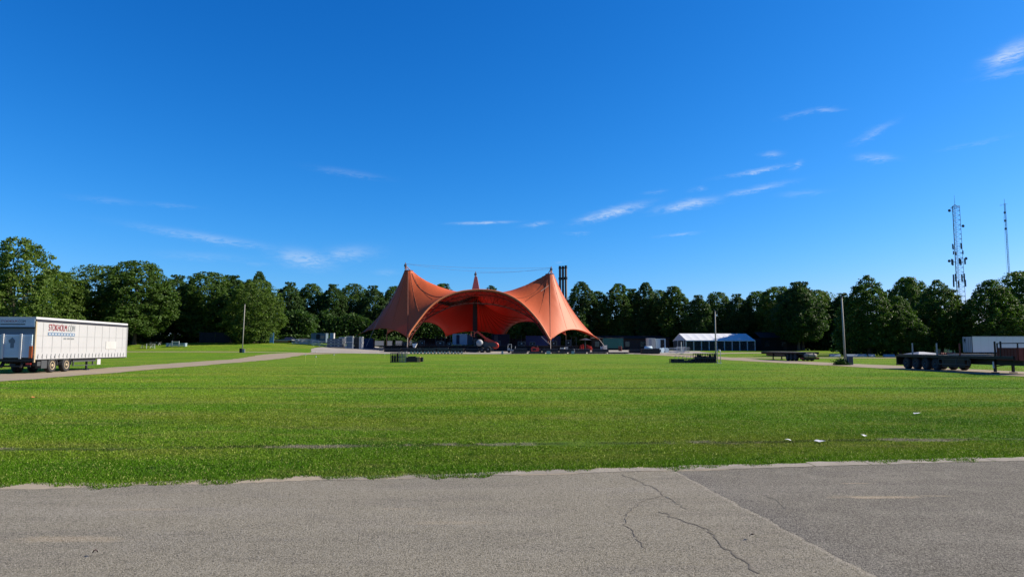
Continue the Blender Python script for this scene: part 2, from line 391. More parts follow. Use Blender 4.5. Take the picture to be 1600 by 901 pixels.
# newer darker section east of an irregular joint
J0 = (X(1050, 9.9, 733), 9.98); J1 = at(1370, 901, 1); t_ = -HC / ray(1370, 901).z; J1 = (ray(1370, 901).x * t_, ray(1370, 901).y * t_)
t_ = -HC / ray(1050, 733).z; J0 = (ray(1050, 733).x * t_, ray(1050, 733).y * t_)
slope = (J1[0] - J0[0]) / (J1[1] - J0[1])
jd = q.m('SUBTRACT', px_, q.m('MULTIPLY_ADD', py_, slope, J0[0] - slope * J0[1]))
jd = q.m('ADD', jd, q.m('MULTIPLY', q.m('SUBTRACT', q.noise(P, 1.6, 4, .6), .5), .22))
c = q.mix(q.ramp(jd, -.01, .02), old, new)
c = q.mix(q.m('MULTIPLY', q.ramp(q.m('ABSOLUTE', jd), .006, .03, 1, 0), q.ramp(q.noise(P, 3, 3, .6), .35, .5)), c, (.04, .038, .035))
c = q.mix(q.m('MULTIPLY', q.ramp(q.m('ABSOLUTE', q.m('ADD', jd, .035)), .01, .03, 1, 0), .5), c, (.30, .27, .21))
c = q.mix(q.m('MULTIPLY', q.m('MULTIPLY', q.ramp(jd, 0, .55, 1, 0), q.ramp(jd, -.005, .005)), .55), c, (.060, .057, .055))
c = q.mix(q.m('MULTIPLY', q.ramp(q.noise(P, 1.3, 5, .7), .45, .7), .35), c, (.20, .185, .15))
c = q.mix(q.m('MULTIPLY', q.ramp(q.noise(q.scale(P, (.6, 2.2, 1)), 1, 5, .7), .52, .35), .35), c, (.065, .06, .055))
c = q.mix(q.m('MULTIPLY', q.ramp(streak, .5, .75), .35), c, (.205, .19, .165))
c = q.mix(q.m('MULTIPLY', q.ramp(streak, .48, .28), .3), c, (.07, .067, .062))
def blob(c, bx, by, rx, ry, col, st):
    global P
    u = q.m('MULTIPLY', q.m('SUBTRACT', px_, bx), 1 / rx); v = q.m('MULTIPLY', q.m('SUBTRACT', py_, by), 1 / ry)
    d = q.m('SQRT', q.m('MULTIPLY_ADD', u, u, q.m('MULTIPLY', v, v)))
    d = q.m('ADD', d, q.m('MULTIPLY', q.m('SUBTRACT', q.noise(P, 5, 5, .7), .5), 1.6))
    return q.mix(q.m('MULTIPLY', q.ramp(d, .25, 1.1, 1, 0), st), c, col)
def road_pt(px, py):
    r = ray(px, py); t = -HC / r.z; return (r.x * t, r.y * t)
SAND = (.27, .215, .14)
for (a, b, rx, ry, st) in ((1370,777,.62,.09,.9),(1335,755,.28,.035,.7),(1310,775,.2,.05,.3),(1460,775,.3,.06,.3),(110,843,.7,.13,.55),(235,796,.5,.08,.35),(620,795,.3,.07,.25),(700,817,.5,.1,.3),(1100,735,.6,.05,.3)):
    w = road_pt(a, b); c = blob(c, w[0], w[1], rx, ry, SAND, st)
sp1 = q.ramp(grit, .33, .67, 0, 1); sp2 = q.ramp(grit2, .35, .65)
c = q.mix(q.m('MULTIPLY', q.m('MULTIPLY', sp1, sp2), .7), c, (.38, .355, .31))
c = q.mix(q.m('MULTIPLY', q.ramp(grit, .52, .32), .72), c, (.035, .034, .034))
bs = q.new('ShaderNodeBsdfPrincipled'); q.l.new(c, bs.inputs['Base Color']); bs.inputs['Roughness'].default_value = .95; bs.inputs['Specular IOR Level'].default_value = .05
bn = q.new('ShaderNodeBump'); bn.inputs['Strength'].default_value = 1; bn.inputs['Distance'].default_value = .012
q.l.new(q.m('ADD', grit, q.m('MULTIPLY', grit2, .6)), bn.inputs['Height']); q.l.new(bn.outputs[0], bs.inputs['Normal'])
o = q.new('ShaderNodeOutputMaterial'); q.l.new(bs.outputs[0], o.inputs[0])
xs = np.linspace(-30, 30, 241)
V = [(-200, road_y(-200), .006)] + [(x, road_y(x) + .0, .006) for x in xs] + [(200, road_y(200), .006)]
lo = [(a, -60, .006) for a, _, _ in V]; nn = len(V)
tag(mesh_obj('asphalt_road', V + lo, [(i, i + 1, nn + i + 1, nn + i) for i in range(nn - 1)], 'asphalt'), kind='structure')
# flush concrete kerb strip, worn and broken
mat('kerb', (.24, .21, .165), .95, 0, .35, 2.5, vcol=(.40, .36, .29), bump=1)
V = []; F4 = []; x = -2.5
while x < 16:
    L = random.uniform(.9, 1.1); w0 = .31 + random.uniform(-.06, .03); x1 = x + L - .015; jy = random.uniform(-.015, .015)
    if x < 2.0: w0 *= .55 + .2 * random.random()
    k = 8; base = len(V)
    for i in range(k + 1):
        xx = x + (x1 - x) * i / k
        V.append((xx, road_y(xx) + jy - .02 + random.uniform(-.02, .02), .011)); V.append((xx, road_y(xx) + w0 + jy + random.uniform(-.03, .03), .013))
    F4 += [(base + 2*i, base + 2*i + 2, base + 2*i + 3, base + 2*i + 1) for i in range(k)]
    x += L
tag(mesh_obj('kerb', V, F4, 'kerb'), kind='structure')
mat('sand', (.33, .27, .19), .95, 0, .3, 4, vcol=(.40, .34, .25), bump=.5)
# sandy gravel spilling along the edge on the west side
V = []; F4 = []
k = 260
for i in range(k + 1):
    xx = -9 + 13 * i / k; e = float(edge_wob(xx))
    V.append((xx, road_y(xx) - .05 - .04 * math.sin(xx * 3) + random.uniform(-.02, .02), .0085)); V.append((xx, road_y(xx) + .26 + e * .6, .0085))
F4 = [(2*i, 2*i+2, 2*i+3, 2*i+1) for i in range(k)]
tag(mesh_obj('road_shoulder', V, F4, 'sand'), kind='structure')
# cracks
mat('crack', (.11, .10, .08), .95, 0, .3, 3)
mat('crack_sand', (.27, .235, .175), .95, 0, .5, 6, vcol=(.15, .135, .11))
cr = MB(); cs = MB()
def crack(pts, w, seed):
    rr = random.Random(seed); P2 = [Vector((*road_pt(*p), 0)) for p in pts]; fine_ = []
    for a, b in zip(P2, P2[1:]):
        k = max(2, int((b - a).length / .05))
        fine_ += [a.lerp(b, i / k) + Vector((rr.gauss(0, .008), rr.gauss(0, .008), 0)) for i in range(k)]
    wob_ = 0; fine2 = []
    for p in fine_: wob_ = wob_ * .85 + rr.gauss(0, .014); fine2.append(p + Vector((wob_, wob_ * .4, 0)))
    fine_ = fine2
    for mb_, wk, zk in ((cr, .16, .012), (cs, 1.3, .0095)):
     vs = []
     for i, p in enumerate(fine_):
        d = (fine_[min(i+1, len(fine_)-1)] - fine_[max(i-1, 0)]).normalized(); nrm = Vector((-d.y, d.x, 0)); ww = w * wk * rr.uniform(.3, 1.1)
        vs += [p + nrm * ww / 2 + Vector((0, 0, zk)), p - nrm * ww / 2 + Vector((0, 0, zk))]
     mb_.add(vs, [(2*i, 2*i+1, 2*i+3, 2*i+2) for i in range(len(fine_) - 1)])
crack([(975,741),(1000,752),(1030,766),(1042,776),(1075,798)], .016, 1)
crack([(1032,775),(1000,784),(978,797),(972,806),(976,822),(990,836),(1003,848),(1012,862)], .013, 2)
crack([(1030,800),(1065,810),(1105,827),(1112,840),(1140,857),(1165,880),(1188,901)], .022, 3)
crack([(1180,772),(1215,780),(1228,800)], .010, 4)
tag(mesh_obj('road_crack', cr.v, cr.f, 'crack'), kind='structure'); tag(mesh_obj('crack_filling', cs.v, cs.f, 'crack_sand'), kind='structure')

# ------------------------------------------------------------------ gravel tracks and the paved area before the stage
m = bpy.data.materials.new('gravel'); m.use_nodes = True; MATS['gravel'] = m; q = N(m.node_tree); q.n.clear()
ge = q.new('ShaderNodeNewGeometry'); P = ge.outputs['Position']
c = q.mix(q.noise(P, .4, 5, .65), (.205, .165, .115), (.305, .255, .187)); c = q.mix(q.m('MULTIPLY', q.ramp(q.noise(P, 9, 4, .8), .35, .65), .5), c, (.15, .125, .09))
bs = q.new('ShaderNodeBsdfPrincipled'); q.l.new(c, bs.inputs['Base Color']); bs.inputs['Roughness'].default_value = .95; bs.inputs['Specular IOR Level'].default_value = .1
o = q.new('ShaderNodeOutputMaterial'); q.l.new(bs.outputs[0], o.inputs[0])
mat('concrete_apron', (.27, .24, .20), .9, 0, .2, .3, vcol=(.38, .35, .31))
def ribbon(name, pts, material, dz, step=2.0, jit=.0, cross=3):
    rr = random.Random(5); L = []
    for (a, b) in zip(pts, pts[1:]):
        a0 = Vector(a[:2]); b0 = Vector(b[:2]); k = max(1, int((b0 - a0).length / step))
        for i in range(k): t = i / k; L.append((a0.lerp(b0, t), a[2] + (b[2] - a[2]) * t))
    L.append((Vector(pts[-1][:2]), pts[-1][2]))
    for _ in range(6): L = [L[0]] + [((L[i-1][0] + L[i][0] * 2 + L[i+1][0]) / 4, L[i][1]) for i in range(1, len(L) - 1)] + [L[-1]]
    vs = []; n = cross
    for i, (p, w) in enumerate(L):
        d = (L[min(i+1, len(L)-1)][0] - L[max(i-1, 0)][0]).normalized(); nr = Vector((-d.y, d.x))
        for k in range(n + 1):
            o_ = (k / n - .5) * (w + (rr.uniform(-jit, jit) if k in (0, n) else 0)); pp = p + nr * o_; vs.append((pp.x, pp.y, ground(pp.x, pp.y) + dz))
    return tag(mesh_obj(name, vs, [(i*(n+1)+k, i*(n+1)+k+1, (i+1)*(n+1)+k+1, (i+1)*(n+1)+k) for i in range(len(L)-1) for k in range(n)], material, smooth=True), kind='structure')
ribbon('gravel_track', [(-29,8,6.5),(-29,30,6.5),(-31,50,6),(-34.5,75,6),(-39,105,6.5),(-43.5,130,7.5),(-42,150,10)], 'gravel', .022, jit=.5)
ribbon('gravel_track', [(34.5,8,6.0),(34.3,45,6.2),(34.2,75,6.2),(34,105,6.5),(33,130,7.5),(30,152,8)], 'gravel', .022, jit=.5)
ribbon('footpath', [(-46,149,3.2),(-70,151,3.0),(-100,151,3),(-190,148,3)], 'gravel', .030, jit=.3)
ribbon('gravel_track', [(37,113,5),(60,113.5,5),(95,112,5),(150,110,5)], 'gravel', .026, jit=.3)
ribbon('gravel_track', [(36,152,4),(60,160,4),(90,170,4),(120,176,4)], 'gravel', .026, jit=.3)
# paved apron (one draped sheet)
ax_ = axis([(-46,46,2)]); ay = axis([(151.5,214,2)])
vs = [(x + (1.2 * math.sin(y * .3)), y + (.0 if y > 152 else .5 * math.sin(x * .2)), ground(x, y) + .045) for y in ay for x in ax_]; nn = len(ax_)
vs = [(x, y, ground(x, y) + .045) for x, y, z in vs]
tag(mesh_obj('concrete_apron', vs, [(j*nn+i, j*nn+i+1, (j+1)*nn+i+1, (j+1)*nn+i) for j in range(len(ay)-1) for i in range(nn-1)], 'concrete_apron', smooth=True), kind='structure')
# ================================================================== trees
def crown_cloud(H, R, env, clumps, per, leaf, seed, lobes=.22, z0=.12, flat=.75, rc=(.7, 1.5), skin=16):
    """many small leaf faces in clumps through the crown's volume. env(t): relative radius at height fraction t"""
    r = np.random.default_rng(seed); C = []
    tt = np.linspace(0, 1, 60); w = np.array([max(.12, env(t)) ** 1.05 for t in tt]); w /= w.sum()
    ph = r.random(6) * 2 * PI
    for _ in range(clumps):
        t = min(1, max(0, r.choice(tt, p=w) + r.normal(0, .01))); a = r.random() * 2 * PI
        lob = 1 + lobes * (math.sin(3 * a + ph[0] + 4 * t) * .6 + math.sin(5 * a + ph[1] - 7 * t) * .5 + math.sin(2 * a + ph[2] + 9 * t) * .5)
        rad = R * env(t) * lob * (r.uniform(.78, 1) if r.random() < .62 else r.random() ** .5); s = r.uniform(*rc)
        s *= 1 - .35 * t; C.append((rad * math.cos(a), rad * math.sin(a), min(H * (z0 + (1 - z0) * t) + r.normal(0, .25), H - s * .7), s))
    out = []
    # outer skin of leaves follows one lobed, bumpy envelope so the outline is continuous but uneven
    ns = int(skin * 1000); t = r.choice(tt, ns, p=w) + r.uniform(-.01, .01, ns); t = np.clip(t, 0, 1); a = r.random(ns) * 2 * PI
    lob = 1 + lobes * (np.sin(3 * a + ph[0] + 4 * t) * .6 + np.sin(5 * a + ph[1] - 7 * t) * .5 + np.sin(2 * a + ph[2] + 9 * t) * .5)
    bump = np.sin(9 * a + 6 * np.sin(13 * t + ph[3])) * np.sin(21 * t + 3 * np.sin(4 * a + ph[4])); ev = np.array([env(float(x_)) for x_ in t])
    hole = np.sin(7 * a + 8 * t + ph[5]) * np.sin(17 * t - 3 * a + ph[1]); kp = hole < .72 - .25 * lobes; rad = R * ev * lob * (.88 + .10 * bump) * (1 - .22 * r.random(ns) ** 2)
    zz = H * (z0 + (1 - z0) * t) + .35 * bump + r.normal(0, .15, ns); p = np.stack([rad * np.cos(a), rad * np.sin(a), np.minimum(zz, H)], 1)[kp]; k = len(p)
    nrm = np.stack([np.cos(a), np.sin(a), .2 + t * .9], 1)[kp] * .6 + r.normal(0, .6, (k, 3)); nrm /= np.linalg.norm(nrm, axis=1)[:, None]
    u = np.cross(nrm, r.normal(0, 1, (k, 3))); u /= np.linalg.norm(u, axis=1)[:, None]; v = np.cross(nrm, u); sz = leaf * r.uniform(.6, 1.3, k)[:, None]
    out.append(np.stack([p - u * sz, p + v * sz * .55, p + u * sz, p - v * sz * .55], 1))
    for (x, y, z, s) in C:
        k = int(per * s * s / ((rc[0] + rc[1]) / 2) ** 2)
        d = r.normal(0, 1, (k, 3)); d /= np.linalg.norm(d, axis=1)[:, None]; rr = s * (r.random(k) ** .4)
        p = d * rr[:, None] * np.array([1, 1, flat]) + np.array([x, y, z])
        nrm = d * .7 + r.normal(0, .55, (k, 3)) + np.array([0, 0, .35]); nrm /= np.linalg.norm(nrm, axis=1)[:, None]
        u = np.cross(nrm, r.normal(0, 1, (k, 3))); u /= np.linalg.norm(u, axis=1)[:, None]; v = np.cross(nrm, u)
        sz = leaf * r.uniform(.6, 1.3, k)[:, None]
        out.append(np.stack([p - u * sz, p + v * sz * .55, p + u * sz, p - v * sz * .55], 1))
    return np.concatenate(out).reshape(-1, 3), C
def trunk_mb(H, C, r0, seed, clear=.2, lean=0, limbs=14):
    rr = random.Random(seed); mb = MB(); top = H * .8; pts = []
    for i in range(9):
        t = i / 8; pts.append((lean * t * t + rr.uniform(-.12, .12) * (i > 0), rr.uniform(-.12, .12) * (i > 0), top * t))
    mb.tube(pts, [r0 * (1.25 if i == 0 else 1 - .85 * i / 8) for i in range(9)], 8)
    for c in rr.sample(C, min(limbs, len(C))):
        t = min(.9, max(clear, (c[2] / H) * .62)); k = t * 8; a = Vector(pts[int(k)]).lerp(Vector(pts[min(8, int(k) + 1)]), k - int(k))
        e = Vector(c[:3]); mid_ = a.lerp(e, .5) + Vector((0, 0, -.4)); mb.tube([a, mid_, e], [r0 * .35 * (1 - t * .5), r0 * .2, r0 * .06], 5)
    return mb
E_round = lambda t: (math.sin(PI * min(1, (t + .06) ** .8)) ** .55) if t < .97 else .25
def E_broad(t): return max(.10, (1 - abs((t - .42) / .60) ** 2.3)) ** .62
def E_pop(t): return (.78 + .22 * math.sin(PI * min(1, t * 1.1 + .1))) if t < .62 else max(.05, 1 - ((t - .62) / .40) ** 1.5) ** .75
def E_lime(t): return .93 + .07 * t / .3 if t < .30 else max(.02, 1 - ((t - .30) / .71) ** 1.35) ** .8
protos = {}
def proto(key, H, R, env, clumps, per, leaf, seed, leafmat, bark='bark', r0=.35, **kw):
    V, C = crown_cloud(H, R, env, clumps, per, leaf, seed, **kw)
    root = bpy.data.objects.new(key, None); COL.objects.link(root); root.empty_display_size = .5
    fast_mesh('crown', V, 4, leafmat, root)
    part('trunk', trunk_mb(H, C, r0, seed), bark, root)
    protos[key] = (root, H, R)
proto('round_a', 20, 6.6, E_broad, 330, 85, .25, 1, 'leaf_mid', z0=.14, rc=(.6, 1.35))
proto('round_b', 20, 6.4, E_broad, 300, 90, .25, 2, 'leaf_light', z0=.17, lobes=.32, rc=(.6, 1.35))
proto('round_c', 20, 6.0, E_round, 320, 85, .25, 3, 'leaf_dark', z0=.16, lobes=.3, rc=(.6, 1.3))
proto('loose', 22, 7.6, E_broad, 300, 95, .24, 4, 'leaf_light', z0=.10, lobes=.42, flat=.5, rc=(.6, 1.5))
proto('poplar_a', 24, 4.8, E_pop, 330, 70, .25, 5, 'leaf_dark', z0=.10, lobes=.35, rc=(.45, 1.05))
proto('poplar_b', 24, 4.6, E_pop, 320, 72, .25, 6, 'leaf_mid', z0=.12, lobes=.42, rc=(.45, 1.05))
proto('lime_a', 15, 5.6, E_lime, 430, 85, .18, 8, 'leaf_lime', z0=.13, lobes=.10, rc=(.45, .95))
proto('lime_b', 15, 5.4, E_lime, 420, 85, .18, 9, 'leaf_lime', z0=.13, lobes=.16, rc=(.45, 1.0))
proto('low', 20, 7.4, E_broad, 360, 90, .22, 11, 'leaf_light', z0=.02, lobes=.15, rc=(.6, 1.35))
used = set()
def tree(px, Y, top_py, wpx, kind, label, group, name='broadleaf_tree', rz=None, x=None, top=None):
    root, H, R = protos[kind]
    if x is None: x = X(px, Y, 480)
    z = ground(x, Y); h = (Z(top_py, Y) if top is None else top) - z; w = wpx / F * Y / 2
    sc = (w / R, w / R, h / H); rz = random.random() * 2 * PI if rz is None else rz
    if kind in used: o = dup(root, (x, Y, z - .05), rz, label, group, sc)
    else:
        o = root; used.add(kind); o.location = (x, Y, z - .05); o.rotation_euler = (0, 0, rz); o.scale = sc; tag(o, label, None, group)
    o.name = name; o['category'] = 'tree'; o['label'] = label; o['group'] = group
    return o
ordn = ['first', 'second', 'third', 'fourth', 'fifth', 'sixth', 'seventh', 'eighth', 'ninth', 'tenth', 'eleventh', 'twelfth', 'thirteenth']
GL = 'trees on the grass bank behind the white trailer'
tree(22, 132, 372, 125, 'loose', 'tallest loose crowned tree at the far left above the trailer rear doors', GL)
tree(-75, 138, 380, 130, 'round_b', 'tree cut by the left edge behind the trailer rear doors', GL)
tree(88, 158, 425, 95, 'round_b', 'shorter pale tree right beside the tallest loose crowned tree', GL)
tree(148, 172, 414, 100, 'loose', 'green tree rising above the middle of the white trailer', GL)
tree(212, 168, 408, 110, 'round_a', 'wide leaning tree with a pale bare trunk by the picnic tables', GL)
tree(275, 188, 430, 75, 'round_c', 'dark tree between the pale trunked tree and the screened fence', GL)
tree(325, 182, 425, 90, 'round_a', 'tall dense tree behind the left end of the dark screened fence', GL)
tree(362, 186, 430, 80, 'round_c', 'dark tree behind the middle of the dark screened fence', GL)
tree(404, 196, 424, 38, 'poplar_a', 'spiky treetop sticking out behind the round tree by the blue banner', GL, 'poplar_tree')
tree(398, 176, 437, 92, 'low', 'full rounded tree with leaves down to the blue banner', GL)
GB = 'trees in the dark row between the grass bank and the orange canopy'
for i, (a, d, t, w, k) in enumerate([(452,226,441,58,'round_c'),(486,232,443,56,'round_a'),(520,228,444,58,'round_c'),(552,236,443,52,'round_a'),(583,230,446,54,'round_c'),(617,236,447,54,'round_a')]):
    tree(a, d, t, w, k, ordn[i] + ' tree from the left in the dark row left of the orange canopy', GB)
GM = 'trees mostly hidden behind the orange canopy'
for i, (a, d, t, w, k) in enumerate([(655,238,444,50,'round_c'),(692,242,443,50,'poplar_b'),(730,240,458,50,'round_c'),(768,244,446,36,'poplar_a'),(800,240,460,50,'round_a'),(838,240,462,50,'round_c'),(872,240,466,46,'round_a')]):
    tree(a, d, t, w, k, ordn[i] + ' tree from the left peeking out behind the orange canopy', GM)
GP = 'pointed poplars right of the orange canopy'
for i, (a, d, t, w, k) in enumerate([(909,234,440,54,'poplar_a'),(934,238,455,50,'poplar_b'),(966,236,443,48,'poplar_b'),(989,242,451,46,'round_c'),(1009,236,441,44,'poplar_a'),(1030,244,453,48,'round_a'),(1053,232,447,52,'poplar_b')]):
    tree(a, d, t, w, k, ordn[i] + ' poplar counting right from the orange canopy', GP, 'poplar_tree')
GW = 'trees behind the white marquee and the dark shed'
for i, (a, d, t, w, k) in enumerate([(1092,222,461,52,'round_c'),(1122,226,456,54,'round_a'),(1152,222,459,50,'round_c'),(1184,224,455,58,'round_a'),(1217,218,448,70,'round_b'),(1250,220,454,60,'round_a'),(1287,216,455,52,'loose'),(1316,208,458,56,'round_c')]):
    tree(a, d, t, w, k, ordn[i] + ' tree from the left behind the white marquee and dark shed', GW)
GR = 'big dense limes on the right'
tree(1356, 128, 430, 96, 'lime_a', 'widest dome shaped lime tree just right of the tall grey pole', GR, 'lime_tree')
tree(1424, 144, 433, 62, 'lime_b', 'small peaked lime tree set back between two bigger domes', GR, 'lime_tree')
tree(1403, 126, 462, 76, 'lime_b', 'lower bulging lime tree in front of the small peaked one', GR, 'lime_tree')
tree(1468, 130, 437, 88, 'lime_a', 'peaked lime tree standing below the lattice antenna mast', GR, 'lime_tree')
tree(1549, 124, 437, 104, 'lime_b', 'peaked lime tree behind the white box trailer below the thin mast', GR, 'lime_tree')
tree(1622, 128, 452, 84, 'lime_a', 'lime tree cut off by the right edge above the box trailer', GR, 'lime_tree')
GX = 'trees beyond the box trailer'
for i, (x, d, h, w) in enumerate([(118, 128, 16, 90), (100, 172, 19, 70), (82, 196, 20, 66), (112, 150, 18, 80), (131, 140, 18, 84), (84, 207, 17.5, 58), (94, 211, 19, 62), (85, 200, 20.5, 70)]):
    tree(0, d, 0, w, ['lime_a', 'round_a', 'round_c', 'round_b', 'lime_b', 'round_a', 'round_b', 'round_c'][i], ordn[i] + ' shade tree beyond the white box trailer', GX, x=x, top=h + .5)
# woodland undergrowth: nobody could count it
def undergrowth(pts, hmin, hmax, depth, per, seed, leaf=.3):
    r = np.random.default_rng(seed); out = []
    for (x0, y0, x1, y1) in pts:
        L = math.hypot(x1 - x0, y1 - y0); n = int(L * per); t = r.random(n)
        hx = hmin + (hmax - hmin) * (.5 + .5 * np.sin(t * L * .35 + x0) * np.sin(t * L * .13 + 2))
        x = x0 + (x1 - x0) * t + r.normal(0, .6, n); y = y0 + (y1 - y0) * t + r.uniform(0, depth, n); z = hx * r.random(n) ** .8
        gz = np.array([ground(a, b) for a, b in zip(x, y)])
        p = np.stack([x, y, z + gz], 1); nrm = r.normal(0, 1, (n, 3)) + np.array([0, -.2, .4]); nrm /= np.linalg.norm(nrm, axis=1)[:, None]
        u = np.cross(nrm, r.normal(0, 1, (n, 3))); u /= np.linalg.norm(u, axis=1)[:, None]; v = np.cross(nrm, u); sz = leaf * r.uniform(.6, 1.4, n)[:, None]
        out.append(np.stack([p - u * sz, p + v * sz * .6, p + u * sz, p - v * sz * .6], 1))
    return np.concatenate(out).reshape(-1, 3)
U = undergrowth([(-190,170,-120,190),(-120,190,-60,205),(-60,216,40,250),(-70,240,60,252),(40,238,80,222),(75,222,100,205),(90,205,150,160)], 7, 13, 7, 330, 21, .42)
U3 = undergrowth([(-190,172,-120,190),(-120,190,-60,203),(-60,214,60,240)], 1.5, 3.5, 4, 260, 27, .35)
U2 = undergrowth([(72, 148, 105, 141), (105,141,135,140)], 3, 6, 6, 260, 22, .35)
tag(fast_mesh('undergrowth', np.concatenate([U, U2, U3]), 4, 'leaf_dark'), 'dark tangled undergrowth filling the wood behind the tree rows', 'undergrowth', kind='stuff')

# ================================================================== the orange canopy
def build_canopy():
    cx, cy = -9.6, 182.0; root = thing('stage_canopy', 'huge orange tent canopy with tall peaks and an arched front over the stage', 'canopy', (cx, cy, 1.0))
    # outline: corner points and how the edge runs between them (height sag / bow inward)
    A = at(637, 527, 166); B = at(559, 523, 178); Cc = at(604, 521, 197); D = at(697, 525, 200); E = at(788, 527, 200)
    Hh = at(884, 523, 197); Fr = at(936, 530, 178); Gt = at(860, 531, 166)
    def edge(a, b, inn, up, n=18):
        """scalloped edge: bows inward in plan and arches upward"""
        c = Vector((cx, 183, 0)); out = []
        mid = (a + b) / 2; dirn = (c - Vector((mid.x, mid.y, 0))).normalized() * inn
        for i in range(n):
            t = i / n; s = 4 * t * (1 - t); p = a.lerp(b, t) + dirn * s; p.z += up * s; out.append(p)
        return out
    arch_px = [(860,531),(855,523),(849,512.5),(842,502),(833,491),(824,481.5),(814,472.5),(802.5,464.8),(790,459),(776,455.3),(763,453.4),(750,452.8),(737,453.3),(724,454.8),(710,457.8),(697.5,462.2),(687,467.6),(676.5,475),(666,485.2),(655.5,498.5),(647,510),(640,519.6),(637,527)]
    def arch_y(px): t = (px - 748.5) / 111.5; return 166 + 6.5 * (1 - min(1, abs(t)) ** 2)
    arch = [at(a, b, arch_y(a)) for a, b in arch_px]
    loop = edge(A, B, .6, 2.0) + edge(B, Cc, 3.0, 2.2, 12) + edge(Cc, D, 4.0, 3.6) + edge(D, E, 3.5, 1.6) + edge(E, Hh, 4.0, 4.2) + edge(Hh, Fr, 3.0, 2.2, 12) + edge(Fr, Gt, .6, 2.6)
    # dense arch
    ar = []
    for a, b in zip(arch, arch[1:]): ar += [a, a.lerp(b, .5)]
    loop += ar
    nb = len(loop)
    pk = [(at(638.5, 423, 177), 1.05), (at(859, 428.5, 177), 1.05), (at(743.5, 459, 187), .6)]
    pts = [Vector((p.x, p.y)) for p in loop]; zs = [p.z for p in loop]; fixed = [True] * nb
    rings = []
    for (p, r) in pk:
        base = len(pts)
        for rad in (r, r * 1.5, r * 2.2, r * 3.2, r * 4.5):
            for k in range(16):
                a = 2 * PI * k / 16; pts.append(Vector((p.x + rad * math.cos(a), p.y + rad * math.sin(a)))); fixed.append(rad == r); zs.append(p.z if rad == r else 12)
        rings.append([base + k for k in range(16)])
    # ridge cables between the peaks and down to the back edge
    def ridge(P_, st=.8):
        for a, b in zip(P_, P_[1:]):
            k = max(1, int((b - a).length / st))
            for i in range(k): q_ = a.lerp(b, i / k); pts.append(Vector((q_.x, q_.y))); zs.append(q_.z); fixed.append(True); ridges.append((q_.x, q_.y))
    ridges = []
    yr = lambda px: 177 - 1.2 * math.sin(PI * min(1, abs(px - (645 if px < 748 else 853)) / 60))
    ridge([at(a, b, yr(a)) for a, b in ((650, 427.8),(658, 434),(667, 439),(676.5, 443.3),(687, 447.4),(697.5, 451),(709, 454.2),(722, 457))])
    ridge([at(a, b, yr(a)) for a, b in ((848, 430.8),(836.6, 436.7),(826, 442.2),(815.6, 447),(802, 452),(786.7, 456.4),(772, 459))])
    rm = at(743.5, 459, 187); ridge([Vector((rm.x, 188.4, rm.z - 1.2)), Vector((rm.x, 191, rm.z - 3.6)), Vector((rm.x, 194, rm.z - 6.3)), Vector((rm.x, 196.0, 8.0))])
    xs_ = np.arange(-42, 24, .95); ys_ = np.arange(160, 203, .85)
    bl = [(p.x, p.y) for p in loop]
    def inside(x, y):
        c = False; j = len(bl) - 1
        for i in range(len(bl)):
            xi, yi = bl[i]; xj, yj = bl[j]
            if (yi > y) != (yj > y) and x < (xj - xi) * (y - yi) / (yj - yi) + xi: c = not c
            j = i
        return c
    for j, y in enumerate(ys_):
        for x in xs_:
            xx = x + (.47 if j % 2 else 0)
            if inside(xx, y) and min((xx - b[0]) ** 2 + (y - b[1]) ** 2 for b in bl + ridges) > .35 and all((xx - p.x) ** 2 + (y - p.y) ** 2 > (r * 5) ** 2 for p, r in pk):
                pts.append(Vector((xx, y))); zs.append(11); fixed.append(False)
    res = delaunay_2d_cdt(pts, [(i, (i + 1) % nb) for i in range(nb)], [], 2, 1e-5)
    vo, _, fo, ov = res[0], res[1], res[2], res[3]
    z = np.zeros(len(vo)); fx = np.zeros(len(vo), bool)
    for i, o_ in enumerate(ov):
        if o_: z[i] = zs[o_[0]]; fx[i] = fixed[o_[0]]
    cut = [set() for _ in pk]
    keep = []
    for f in fo:
        c = sum((vo[i] for i in f), Vector((0, 0))) / len(f)
        if any((c - Vector((p.x, p.y))).length < r * .97 for p, r in pk) : continue
        if not inside(c.x, c.y): continue
        keep.append(tuple(f))
    es = set()
    for f in keep:
        for a, b in zip(f, f[1:] + f[:1]): es.add((min(a, b), max(a, b)))
    e = np.array(sorted(es)); xy = np.array([(v.x, v.y) for v in vo]); L = np.linalg.norm(xy[e[:, 0]] - xy[e[:, 1]], axis=1) + 1e-3
    used_ = np.zeros(len(vo), bool); used_[e.ravel()] = True
    T = np.array([f for f in keep if len(f) == 3]); p0, p1, p2 = xy[T[:, 0]], xy[T[:, 1]], xy[T[:, 2]]
    A2 = (p1[:, 0] - p0[:, 0]) * (p2[:, 1] - p0[:, 1]) - (p1[:, 1] - p0[:, 1]) * (p2[:, 0] - p0[:, 0]); A2 = np.where(np.abs(A2) < 1e-3, 1e-3, A2)
    ea = [p2 - p1, p0 - p2, p1 - p0]
    cot = [np.maximum(.02, -(ea[(k + 1) % 3] * ea[(k + 2) % 3]).sum(1) / np.abs(A2)) / 2 for k in range(3)]   # opposite each vertex
    e = np.concatenate([T[:, [1, 2]], T[:, [2, 0]], T[:, [0, 1]]])
